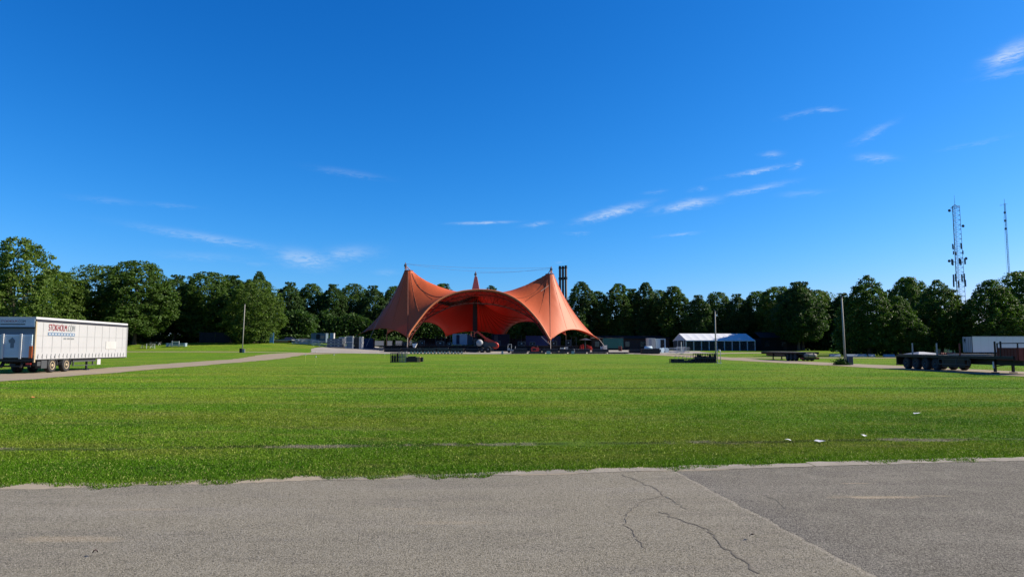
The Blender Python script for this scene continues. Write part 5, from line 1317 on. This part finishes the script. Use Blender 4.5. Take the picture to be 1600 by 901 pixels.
# timber piles and parked dark car at left of yard
def timber(px0, px1, Y, base, top, label, m_):
    x0 = X(px0, Y); x1 = X(px1, Y); zb = ground(x0, Y); t = thing('board_stack', label, 'timber', (x0, Y, zb), 0, 'piles of tan boards'); L = x1 - x0; H = Z(top, Y) - zb; c = MB(); n = max(2, int(H / .22))
    for k in range(n):
        for j in range(5): c.box(.08*((k*j) % 3), L - .07*((k + j) % 3), j*.45, j*.45 + .4, .18 + k*H/n, .18 + k*H/n + H/n*.8)
    part('boards', c, m_, t); c = MB()
    for xx in (.4, L/2, L - .5): c.box(xx, xx + .12, 0, 2.2, 0, .17)
    part('bearer', c, 'wood_dark', t)
timber(426, 449, 176, 541, 532.5, 'wide pile of tan boards right of the blue banner', 'wood_tan')
timber(466, 480, 182, 536, 528.5, 'higher brown board pile left of the blue grey cabin', 'wood_tan')
tp = thing('roof_sheets', 'white sheets laid flat over the wide tan board pile', 'sheets', G(426, 176, 2.0)); c = MB()
for k in range(3): c.box(-.1 + .1*k, 5.0 - .12*k, 0, 2.2, k*.07, k*.07 + .05)
part('sheet', c, 'dirty_white', tp); tp.location.z = Z(531.5, 176)
def small_car(loc, rz, label, m_):
    t = thing('parked_car', label, 'car', loc, rz); prof = [(-2.1,.35),(-2.15,.75),(-2.0,.95),(-1.55,1.05),(-1.2,1.45),(.35,1.50),(.95,1.08),(1.95,.92),(2.15,.70),(2.12,.35)]
    c = MB(); n = len(prof); vs = []
    for s, ins in ((-1, 0), (1, 0)):
        for (y, z) in prof: w = .86 - (.14 if z > 1.2 else 0); vs.append((y, s*w, z))
    c.add(vs, [tuple(range(n - 1, -1, -1)), tuple(range(n, 2*n))] + [(i, (i+1) % n, n + (i+1) % n, n + i) for i in range(n)]); part('body', c, m_, t)
    c = MB()
    for s in (-1, 1): c.add([(-1.15, s*.80, 1.08), (-1.0, s*.735, 1.40), (.30, s*.735, 1.43), (.75, s*.80, 1.10)], [(0, 1, 2, 3)])
    part('window', c, 'glass_dark', t); c = MB(); c.add([(.42, -.7, 1.46), (.42, .7, 1.46), (.93, .78, 1.11), (.93, -.78, 1.11)], [(0, 1, 2, 3)]); 
    for v_i in range(len(c.v)): c.v[v_i] = (c.v[v_i][0] + .02, c.v[v_i][1], c.v[v_i][2] + .02)
    part('windscreen', c, 'glass_dark', t)
    for y in (-1.3, 1.35):
        for s in (-1, 1): tw = MB(); tw.lathe((y, s*.80, .33), (0, s, 0), [(-.1, .2), (-.1, .31), (.1, .33), (.12, .2)], 18); ty = part('wheel', tw, 'rubber', t, True); tw = MB(); tw.lathe((y, s*.80, .33), (0, s, 0), [(.09, .19), (.13, .17), (.13, .03)], 12); part('rim', tw, 'grey_metal', ty)
    for s in (-.62, .62): c = MB(); c.box(2.08, 2.17, s - .14, s + .14, .66, .80); part('headlight', c, 'litter_white', t)
small_car(G(454, 179), .1, 'dark parked car beside the tan board pile at left', 'navy')

# ------- row of dark wheeled barrier carts in front of the stage, left half
def barrier_cart(loc, label, L=2.9):
    t = thing('barrier_cart', label, 'cart', loc, 0, 'dark wheeled carts in a row before the stage'); c = MB()
    c.box(0, L, -.5, .5, .62, .72); c.box(0, L, -.52, -.46, .55, .62); c.box(0, L, .46, .52, .55, .62)
    for xx in (0, L/2, L - .08): c.box(xx, xx + .08, -.5, .5, .72, 1.20)
    part('frame', c, 'black_metal', t)
    c = MB()
    for k in range(5): c.box(.12, L - .12, -.42 + k*.2, -.30 + k*.2, .74, 1.14)
    part('load', c, 'dark_grey', t)
    c = MB(); c.box(0, L, -.54, -.50, 1.16, 1.22); part('top_rail', c, 'steel_dark', t)
    for xx in (.35, 1.1, 1.8, 2.55):
        tw = MB(); tw.lathe((xx, -.5, .31), (0, -1, 0), [(-.05, .2), (-.05, .29), (.06, .31), (.08, .2)], 14); ty = part('wheel', tw, 'rubber', t, True)
        tw = MB(); tw.lathe((xx, -.5, .31), (0, -1, 0), [(.06, .20), (.10, .20), (.10, .04)], 12); part('rim', tw, 'cream', ty)
    return t
bc = None; d = 152; xa = X(640, d); xb = X(737, d); nC = int((xb - xa) / 3.0)
for i in range(nC):
    p = Vector((xa + i*3.0, d + .6, ground(xa + i*3.0, d + .6) + .05)); lb = (ordn + ['fourteenth', 'fifteenth'])[i] + ' wheeled barrier cart from the left before the stage'
    if bc is None: bc = barrier_cart(p, lb)
    else: dup(bc, p, 0, lb)
# ------- second line: dark panels on legs behind the carts
def deck_riser(px0, px1, d, z0, z1, label, m_='black_metal', top='steel_dark', dep=1.6, group='dark stage sections stacked along the paved yard'):
    x0 = X(px0, d); x1 = X(px1, d); g0 = ground((x0+x1)/2, d) + .045; t = thing('stage_section', label, 'stage section', (x0, d, g0), 0, group); L = x1 - x0
    c = MB(); c.box(0, L, 0, dep, z1 - .12, z1); part('deck', c, top, t)
    c = MB(); c.box(0, L, .02, .08, z0 + .05, z1 - .14); c.box(0, L, dep - .08, dep - .02, z0 + .05, z1 - .14)
    for k in range(int(L / 1.2) + 1): c.box(min(k*1.2, L - .06), min(k*1.2, L - .06) + .06, 0, dep, z0, z1 - .12)
    part('frame', c, m_, t); return t
names_pos = lambda i, n: ordn[i]
for i, (a, b2, z1) in enumerate(((600, 626, .85), (628, 651, .95), (654, 676, .9), (678, 700, 1.0), (703, 726, .9), (728, 748, .8))):
    deck_riser(a, b2, 160 + (i % 2), 0, z1, ordn[i] + ' dark stage section from the left behind the wheeled carts')
for i, (a, b2, z1, dd) in enumerate(((799, 823, .48, 152.6), (826, 852, .42, 152.4), (862, 886, .45, 152.6), (889, 916, .42, 152.5), (919, 948, .40, 152.8), (951, 982, .38, 152.6))):
    deck_riser(a, b2, dd, 0, z1, ordn[i] + ' flat black stage section from the left along the right lawn edge', dep=1.2)
for i, (a, b2, z1) in enumerate(((805, 824, .95), (828, 846, .80), (848, 872, .85), (875, 897, .8), (899, 922, .85), (926, 951, .75))):
    deck_riser(a, b2, 159.5 + .4*(i % 2), 0, z1, ordn[i] + ' raised dark stage section from the left in the right rear line')
for i, (px, w_) in enumerate(((857, 1.0), (785, .5), (895, .7))):
    p = G(px, 151.9, .05); t = thing('concrete_ballast', ['largest pale ballast block at the right lawn edge', 'small pale ballast block beside the boom lift', 'medium pale ballast block between black stage sections'][i], 'block', p, 0, 'pale ballast blocks'); c = MB(); c.add([(-w_/2,-.3,0),(w_/2,-.3,0),(w_/2,.3,0),(-w_/2,.3,0),(-w_*.42,-.24,.62),(w_*.42,-.24,.62),(w_*.42,.24,.62),(-w_*.42,.24,.62)], [(0,1,5,4),(1,2,6,5),(2,3,7,6),(3,0,4,7),(4,5,6,7),(3,2,1,0)]); part('block', c, 'dirty_white', t); c = MB(); c.tube([(-.1, 0, .6), (-.1, 0, .72), (.1, 0, .72), (.1, 0, .6)], .02, 6); part('lifting_eye', c, 'steel_dark', t)
# small white forklift-like utility cart
p = G(800, 158, .045); t = thing('utility_vehicle', 'small white open utility vehicle right of the boom lift', 'vehicle', p)
c = MB(); c.box(-1.0, .9, -.6, .6, .45, .75); c.box(-1.0, -.5, -.6, .6, .75, 1.1); part('body', c, 'dirty_white', t); c = MB()
for xx, zz in ((-1.0, 1.9), (-.2, 1.95), (.7, 1.5)):
    for s in (-.58, .58): c.tube([(xx, s, .7), (xx + .1, s, zz)], .04, 6)
c.tube([(-.9, -.58, 1.9), (-.1, -.58, 1.95), (-.1, .58, 1.95), (-.9, .58, 1.9), (-.9, -.58, 1.9)], .04, 6); part('roll_frame', c, 'white_paint', t)
c = MB(); c.box(-.45, .1, -.5, .5, .75, .95); c.box(-.5, -.38, -.5, .5, .95, 1.4); part('seat', c, 'black_metal', t)
for xx in (-.7, .65):
    for s in (-.6, .6): tw = MB(); tw.lathe((xx, s, .32), (0, 1, 0), [(-.12, .15), (-.12, .30), (.12, .30), (.12, .15)], 16); part('wheel', tw, 'rubber', t, True)
# black flatbed cart with load beside it, red machine
deck_riser(803, 823, 157, .3, 1.05, 'black low cart loaded with dark gear beside the utility vehicle', group=None)
p = G(836, 160, .045); t = thing('red_generator', 'small red generator standing before the blue container', 'generator', p); c = MB(); c.box(-.9, .9, -.5, .5, .25, 1.15); c.box(-.7, -.1, -.52, .52, 1.15, 1.3); part('casing', c, 'red_paint', t); c = MB(); c.box(-.6, .2, -.52, -.50, .45, .9); part('grille', c, 'black_metal', t); c = MB(); c.box(-1, 1, -.4, -.3, .1, .25); c.box(-1, 1, .3, .4, .1, .25); part('skid', c, 'black_metal', t)
c = MB(); c.tube([(.6, 0, 1.15), (.6, 0, 1.6)], .05, 8); part('exhaust', c, 'steel_dark', t)
# white prop pole leaning against the blue container
t = thing('leaning_pole', 'white pole leaning diagonally before the bright blue container', 'pole', at(858, 537, 172)); a = at(846, 525.5, 172) - t.location; c = MB(); c.tube([(0, 0, 0), a], .10, 8); part('tube', c, 'white_paint', t); c = MB(); c.lathe((0, 0, 0), (0, 0, 1), [(-.1, .2), (0, .2)], 10); part('base_plate', c, 'grey_metal', t)
# things under right wing: parasol, red chairs/crates, cream crates
p = G(914.5, 172, .05); t = thing('patio_parasol', 'flat grey parasol under the right canopy wing', 'parasol', p); zt = Z(528, 172) - p.z; c = MB()
prof = [(zt, .05), (zt - .25, .9), (zt - .45, 1.6)]; vs = []
c.lathe((0, 0, 0), (0, 0, 1), [(z_, r_) for z_, r_ in prof], 8); part('canopy', c, 'steel_dark', t); c = MB(); c.tube([(0, 0, 0), (0, 0, zt)], .04, 8); part('pole', c, 'grey_metal', t); c = MB(); c.lathe((0, 0, 0), (0, 0, 1), [(0, .35), (.1, .35), (.14, .1)], 14); part('foot', c, 'concrete_block', t)
def plastic_chair_stack(px, d, n, label):
    t = thing('chair_stack', label, 'chair stack', G(px, d, .05), random.uniform(-.5, .5), 'stacks of red plastic chairs'); 
    c = MB()
    for k in range(n): c.box(-.25, .25, -.25, .25, .42 + .10*k, .46 + .10*k)
    part('seats', c, 'red_paint', t); c = MB()
    for k in range(n): c.box(-.25, .25, .22 + .0*k, .27, .46 + .10*k, .90 + .10*k)
    part('backrests', c, 'red_paint', t)
    for xx in (-.22, .22):
        for yy in (-.22, .22): c = MB(); c.tube([(xx*1.1, yy*1.1, 0), (xx, yy, .44)], .03, 6); part('leg', c, 'red_paint', t)
for i, (px, d, n) in enumerate(((907.5, 170, 7), (910.5, 170.5, 9), (918, 169.5, 8), (921, 170.5, 6), (924, 171, 4))): plastic_chair_stack(px, d, n, ordn[i] + ' red chair stack from the left by the grey parasol')
def crate(px, d, w, h_, m_, label, group='crates under the right canopy wing', dz=.05):
    t = thing('slatted_crate', label, 'crate', G(px, d, dz), random.uniform(-.3, .3), group); c = MB()
    for k in range(4): 
        z0 = h_*k/4 + .02; z1 = z0 + h_*.19
        c.box(-w/2, w/2, -w*.4, -w*.4 + .03, z0, z1); c.box(-w/2, w/2, w*.4 - .03, w*.4, z0, z1); c.box(-w/2, -w/2 + .03, -w*.37, w*.37, z0, z1); c.box(w/2 - .03, w/2, -w*.37, w*.37, z0, z1)
    part('slat', c, m_, t); c = MB()
    for sx_ in (-1, 1):
        for sy_ in (-1, 1): c.box(sx_*(w/2 - .06) - .04, sx_*(w/2 - .06) + .04, sy_*(w*.4 - .06) - .04, sy_*(w*.4 - .06) + .04, 0, h_)
    part('corner_post', c, m_, t)
crate(879, 165, 1.1, .95, 'cream', 'cream slatted crate right of the front canopy foot'); crate(885, 165.6, .8, 1.15, 'dirty_white', 'taller pale crate beside the cream slatted crate'); crate(900, 167, 1.3, .6, 'cream', 'low cream crate left of the red chair stacks')
crate(945, 168, .9, 1.5, 'dirty_white', 'tall pale crate at the outer right canopy tip'); crate(940.5, 169, .7, 1.2, 'galvanised', 'grey crate left of the tall pale crate at the canopy tip'); crate(969, 176, .8, 1.3, 'rust_red', 'dark red crate in front of the teal container')
crate(596, 166, 1.0, .9, 'wood_grey', 'small weathered crate under the left canopy wing', None); crate(652, 165, 1.2, .8, 'dirty_white', 'pale crate standing behind the wheeled carts', None)
# scaffold towers, truss sticks and dark gear on the stage
def scaffold(px, d, w, H, label, z=None, m_='steel_dark'):
    x = X(px, d); t = thing('scaffold_tower', label, 'scaffold', (x, d, SZ if z is None else z), 0, 'scaffold towers about the stage'); c = MB()
    for xx in (0, w):
        for yy in (0, w): c.tube([(xx, yy, 0), (xx, yy, H)], .04, 5)
    part('upright', c, m_, t); c = MB(); n = max(1, int(H / 1.2))
    for k in range(n + 1):
        z_ = H*k/n*.98; c.tube([(0, 0, z_), (w, 0, z_), (w, w, z_), (0, w, z_), (0, 0, z_)], .03, 4)
        if k < n: c.tube([(0, 0, z_), (w, 0, H*(k+1)/n*.98)], .025, 4); c.tube([(0, w, z_), (0, 0, H*(k+1)/n*.98)], .025, 4)
    part('brace', c, m_, t)
for i, (px, d, w, H) in enumerate(((646, 176, 1.4, 1.5), (680, 178, 1.6, 2.3), (695, 180, 1.3, 2.8), (753, 190, 1.6, 2.6), (806, 178, 1.5, 2.6), (861, 174, 1.6, 2.0), (893, 176, 1.3, 2.2))): scaffold(px, d, w, H, ordn[i] + ' dark scaffold tower from the left on the stage')
def black_case(px, d, w, h_, label, z=SZ): t = flight_case((X(px, d), d, z), w, .9, h_, label, 'black flight cases on the stage', 'black_metal')
for i, (px, d, w, h_) in enumerate(((632, 174, 1.2, .8), (650, 174.5, 1.6, 1.0), (660, 175, 1.0, 1.3), (688, 174, 1.8, 1.1), (702, 175, 1.0, .8), (745, 176, 1.4, 1.6), (760, 176, 1.6, 1.0), (778, 177, 1.1, 1.2), (815, 174, 1.8, 1.0), (832, 175, 1.3, .9), (865, 174, 1.5, 1.1), (888, 175, 1.2, 1.4))):
    black_case(px, d, w, h_, ordn[i] + ' black flight case from the left on the stage')
t = thing('covered_keyboard', 'white cloth draped over a small stand left of the office cabin', 'cloth', (X(648, 165), 165, ground(-20, 165) + .05)); c = MB(); c.add([(-.6, -.3, 1.9), (.6, -.3, 1.9), (.6, .3, 1.9), (-.6, .3, 1.9), (-.35, -.3, 1.0), (.1, -.35, .9), (.2, .3, 1.0), (-.3, .3, 1.1)], [(0,1,2,3),(0,4,5,1),(1,5,6,2),(2,6,7,3),(3,7,4,0)]); part('cloth', c, 'litter_white', t); c = MB(); c.tube([(0, 0, 0), (0, 0, 1.88)], .05, 6); part('stand', c, 'black_metal', t)
# pallets with low white platform in front of office cabin
t = thing('white_platform', 'low white platform in front of the office cabin', 'platform', (X(704, 176), 176, SZ)); c = MB(); c.box(0, 3.9, 0, 1.5, .18, .34); part('top', c, 'dirty_white', t); c = MB()
for k in range(5): c.box(k*.93, k*.93 + .15, 0, 1.5, 0, .18)
part('bearer', c, 'wood_grey', t)
# ------- right yard: black low skips, pale blue items
deck_riser(984, 1002, 156, 0, .85, 'dark equipment cart with spindly wheels left of the long black skip', group=None)
t = deck_riser(1003, 1031, 151.8, 0, 1.15, 'long black skip at the right end of the paved yard', group=None)
p = G(1013, 156, .05); t = thing('pale_blue_tank', 'pale blue tank standing on blocks behind the long black skip', 'tank', p); c = MB(); c.lathe((-.9, 0, 1.15), (1, 0, 0), [(0, .2), (.1, .42), (1.7, .42), (1.8, .2)], 16); part('vessel', c, 'pale_blue', t, True); c = MB(); c.box(-.7, -.5, -.4, .4, 0, .85); c.box(.5, .7, -.4, .4, 0, .85); part('cradle', c, 'steel_dark', t)
for i, (px, d) in enumerate(((1034, 158), (1038, 160), (1041, 159))):
    p = G(px, d, .05); t = thing('cable_reel', ordn[i] + ' pale cable reel from the left between skip and barriers', 'reel', p, random.uniform(-.6, .6), 'pale cable reels'); c = MB()
    for s in (-.35, .35): c.lathe((0, s, .55), (0, 1, 0), [(-.04, .55), (.04, .55)], 20)
    part('flange', c, 'pale_blue', t); c = MB(); c.lathe((0, -.3, .55), (0, 1, 0), [(0, .28), (.6, .28)], 16); part('drum', c, 'case_grey', t, True)
for i, (px, d, rz) in enumerate(((1045, 158, 0), (1054, 157, .1), (1062, 160, -.1), (1057, 164, .2))):
    dup(cb0, G(px, d, .05), rz, ordn[i] + ' crowd barrier from the left below the marquee gable', 'steel crowd barriers by the marquee')
t = thing('lamp_post', 'short white post standing before the marquee gable', 'post', G(1064.5, 150)); c = MB(); c.tube([(0, 0, 0), (0, 0, Z(534, 150) - ground(37, 150))], .09, 8); part('shaft', c, 'white_paint', t); c = MB(); c.box(-.4, .4, -.3, .3, 0, .12); part('base_plate', c, 'grey_metal', t)

# ------- dark stacks lying on the lawn
def lawn_frame_stack(px0, px1, d, H, label, n, m_='black_metal'):
    x0 = X(px0, d, 566); x1 = X(px1, d, 566); t = thing('frame_stack', label, 'frame stack', (x0, d, 0), 0); L = x1 - x0
    c = MB()
    for k in range(n + 1):
        xx = L*k/n
        for yy in (0, 1.0): c.box(xx - .03, xx + .03, yy - .03, yy + .03, 0, H)
        c.box(xx - .03, xx + .03, 0, 1, H - .06, H); c.box(xx - .03, xx + .03, 0, 1, .08, .14)
    part('upright', c, m_, t)
    c = MB()
    for yy in (0, 1.0):
        for z_ in (.05, H*.5, H - .06): c.box(0, L, yy - .025, yy + .025, z_, z_ + .06)
    part('rail', c, 'steel_dark', t)
    c = MB(); rr = random.Random(int(px0))
    for k in range(n): a = L*k/n; c.box(a + .08, a + L/n - .08, .12, .88, .12, H*rr.uniform(.6, .93))
    part('load', c, 'fence_dark', t); return t
s1 = lawn_frame_stack(610, 622, 81, 1.15, 'black wire cage of gear on the lawn left of the stage axis', 3)
s1b = lawn_frame_stack(622, 634, 81.2, 1.30, 'grey edged cage of stacked folding frames beside the black wire cage', 5, 'grey_metal')
p = (X(634.5, 81.2, 566), 81.2, 0); t = thing('timber_box', 'low dark box with one open tan end on the lawn', 'box', p); c = MB(); c.box(0, 1.3, 0, .9, .05, .62); part('body', c, 'brown_dark', t); c = MB()
c.box(1.3, 1.65, 0, .06, .05, .66); c.box(1.3, 1.65, .84, .9, .05, .66); c.box(1.3, 1.65, .06, .84, .60, .66); c.box(1.3, 1.65, .06, .84, .05, .11); part('end_frame', c, 'wood_tan', t); c = MB(); c.box(1.66, 1.95, .1, .8, .1, .62); c.box(.2, 1.1, .1, .8, .62, .74); part('lid', c, 'black_metal', t)
lawn_frame_stack(1087, 1121, 78, 1.12, 'black frames stacked upright on the lawn before the marquee', 9)
t = lawn_frame_stack(1049.5, 1087, 78.4, .48, 'low flat black frame pile beside the upright frames on the lawn', 7)
c = MB(); 
for k in range(5): c.tube([(.4 + k*.45, .3, .48), (.5 + k*.45, .3, .85)], .02, 5); c.tube([(.4 + k*.45, .3, .85), (.75 + k*.45, .3, .82)], .02, 4)
part('loose_hook', c, 'grey_metal', t)
t = thing('grey_hoop', 'upright grey tubular hoop at the right end of the lawn frames', 'hoop', (X(1119.5, 78, 566), 77.6, 0)); c = MB(); c.tube([(0, 0, 0), (0, 0, 1.35), (.06, 0, 1.48), (.2, 0, 1.52), (.32, 0, 1.45), (.36, 0, 1.3), (.36, 0, 0)], .035, 8); part('hoop', c, 'galvanised', t, True); c = MB(); c.box(-.1, .46, -.25, .25, 0, .03); part('base_plate', c, 'galvanised', t)
# yellow marker stakes
for i, (px, py0, py1) in enumerate(((477, 553, 565), (493.3, 556, 568.5), (521.6, 553, 564), (493, 549, 553.5), (563.5, 549, 553), (588.5, 551, 556.5), (601, 552, 560))):
    r_ = ray(px, py1); dd = -HC / r_.z * r_.y if py1 > 556 else 138; x = X(px, dd, py1); g0 = ground(x, dd); H = max(.5, min(1.3, Z(py0, dd) - g0))
    t = thing('marker_stake', ordn[i] + ' thin yellow green marker stake from the left on the far lawn', 'stake', (x, dd, g0), 0, 'thin marker stakes on the lawn'); c = MB(); c.tube([(0, 0, 0), (0.01, 0, H)], .014, 6); part('rod', c, 'stake_yellow', t); c = MB(); c.box(-.05, .06, -.02, .02, H - .14, H); part('flag', c, 'litter_white', t)
# litter on the lawn and road
def litter(px, py, w, label, m_='litter_white', nm='paper_scrap'):
    r_ = ray(px, py); tt = -HC / r_.z; o = thing(nm, label, 'litter', (r_.x*tt, r_.y*tt, .03)); rr = random.Random(px); c = MB(); n = 7; vs = [(0, 0, .03)]
    for k in range(n): a = 2*PI*k/n; q_ = w*rr.uniform(.3, .6); vs.append((q_*math.cos(a), q_*math.sin(a)*.7, rr.uniform(0, .035)))
    c.add(vs, [(0, k + 1, (k + 1) % n + 1) for k in range(n)]); me_ = mesh_obj(nm, c.v, c.f, m_); me_.location = o.location
    for kk in ('label', 'category'): me_[kk] = o[kk]
    bpy.data.objects.remove(o); sol = me_.modifiers.new('s', 'SOLIDIFY'); sol.thickness = .002; return me_
litter(1432, 648, .26, 'white crumpled paper lying farthest right on the lawn'); litter(1280, 692, .22, 'larger white paper scrap on the grass near the road'); litter(1231, 690, .15, 'small white paper scrap left of the larger scrap'); litter(1350, 683, .14, 'tiny pale scrap near the bare earth rut'); litter(50, 622, .22, 'reddish leaf litter on the lawn at far left', 'orange_plate', 'fallen_leaf')
litter(148, 869, .05, 'small dark leaf on the asphalt at lower left', 'brown_dark', 'dry_leaf'); litter(1175, 843, .06, 'dark leaf on the asphalt near the crack', 'brown_dark', 'dry_leaf')

# dark sheets added behind the stage to make the dark band under the canopy
for i, (a, b2, tp, d) in enumerate(((656, 704, 527, 194), (743, 766, 525, 195), (797, 821, 528, 194))):
    x0 = X(a, d); x1 = X(b2, d); t = thing('stage_drape', ['widest black drape left of the office cabin', 'black drape right behind the boom lift basket', 'black drape left of the bright blue container'][i], 'drape', (x0, d, SZ), 0, 'black drapes at the back of the stage'); H = Z(tp, d) - SZ; L = x1 - x0; q_ = int(L / .3)
    c = MB(); vs = []
    for k in range(q_ + 1):
        for z_ in (.05, H): vs.append((L*k/q_, .12*math.sin(k*2.2), z_ - (.25*math.sin(PI*k/q_) if z_ == H else 0)))
    c.add(vs, [(k*2, k*2+2, k*2+3, k*2+1) for k in range(q_)]); part('cloth', c, 'fence_dark', t)
    for xx in (0, L): c = MB(); c.tube([(xx, .2, 0), (xx, .2, H + .2)], .05, 6); part('stand', c, 'steel_dark', t)
t = thing('truss_length', 'long box truss lying along the front edge of the stage', 'truss', (X(612, 171), 171.2, 2.35)); c = MB(); L = X(700, 171) - X(612, 171)
for y in (0, .4):
    for z_ in (0, .4): c.tube([(0, y, z_), (L, y, z_)], .035, 5)
for k in range(int(L / .5)):
    for y in (0, .4): c.tube([(k*.5, y, 0), (k*.5 + .5, y, .4)], .02, 4)
    c.tube([(k*.5, 0, 0), (k*.5, .4, 0)], .02, 4); c.tube([(k*.5, 0, .4), (k*.5, .4, .4)], .02, 4)
part('lattice', c, 'steel_dark', t)
for k in (1, 6, 11): c = MB(); c.box(k, k + .12, -.1, .5, -.05, -.035); part('bearer', c, 'wood_grey', t)
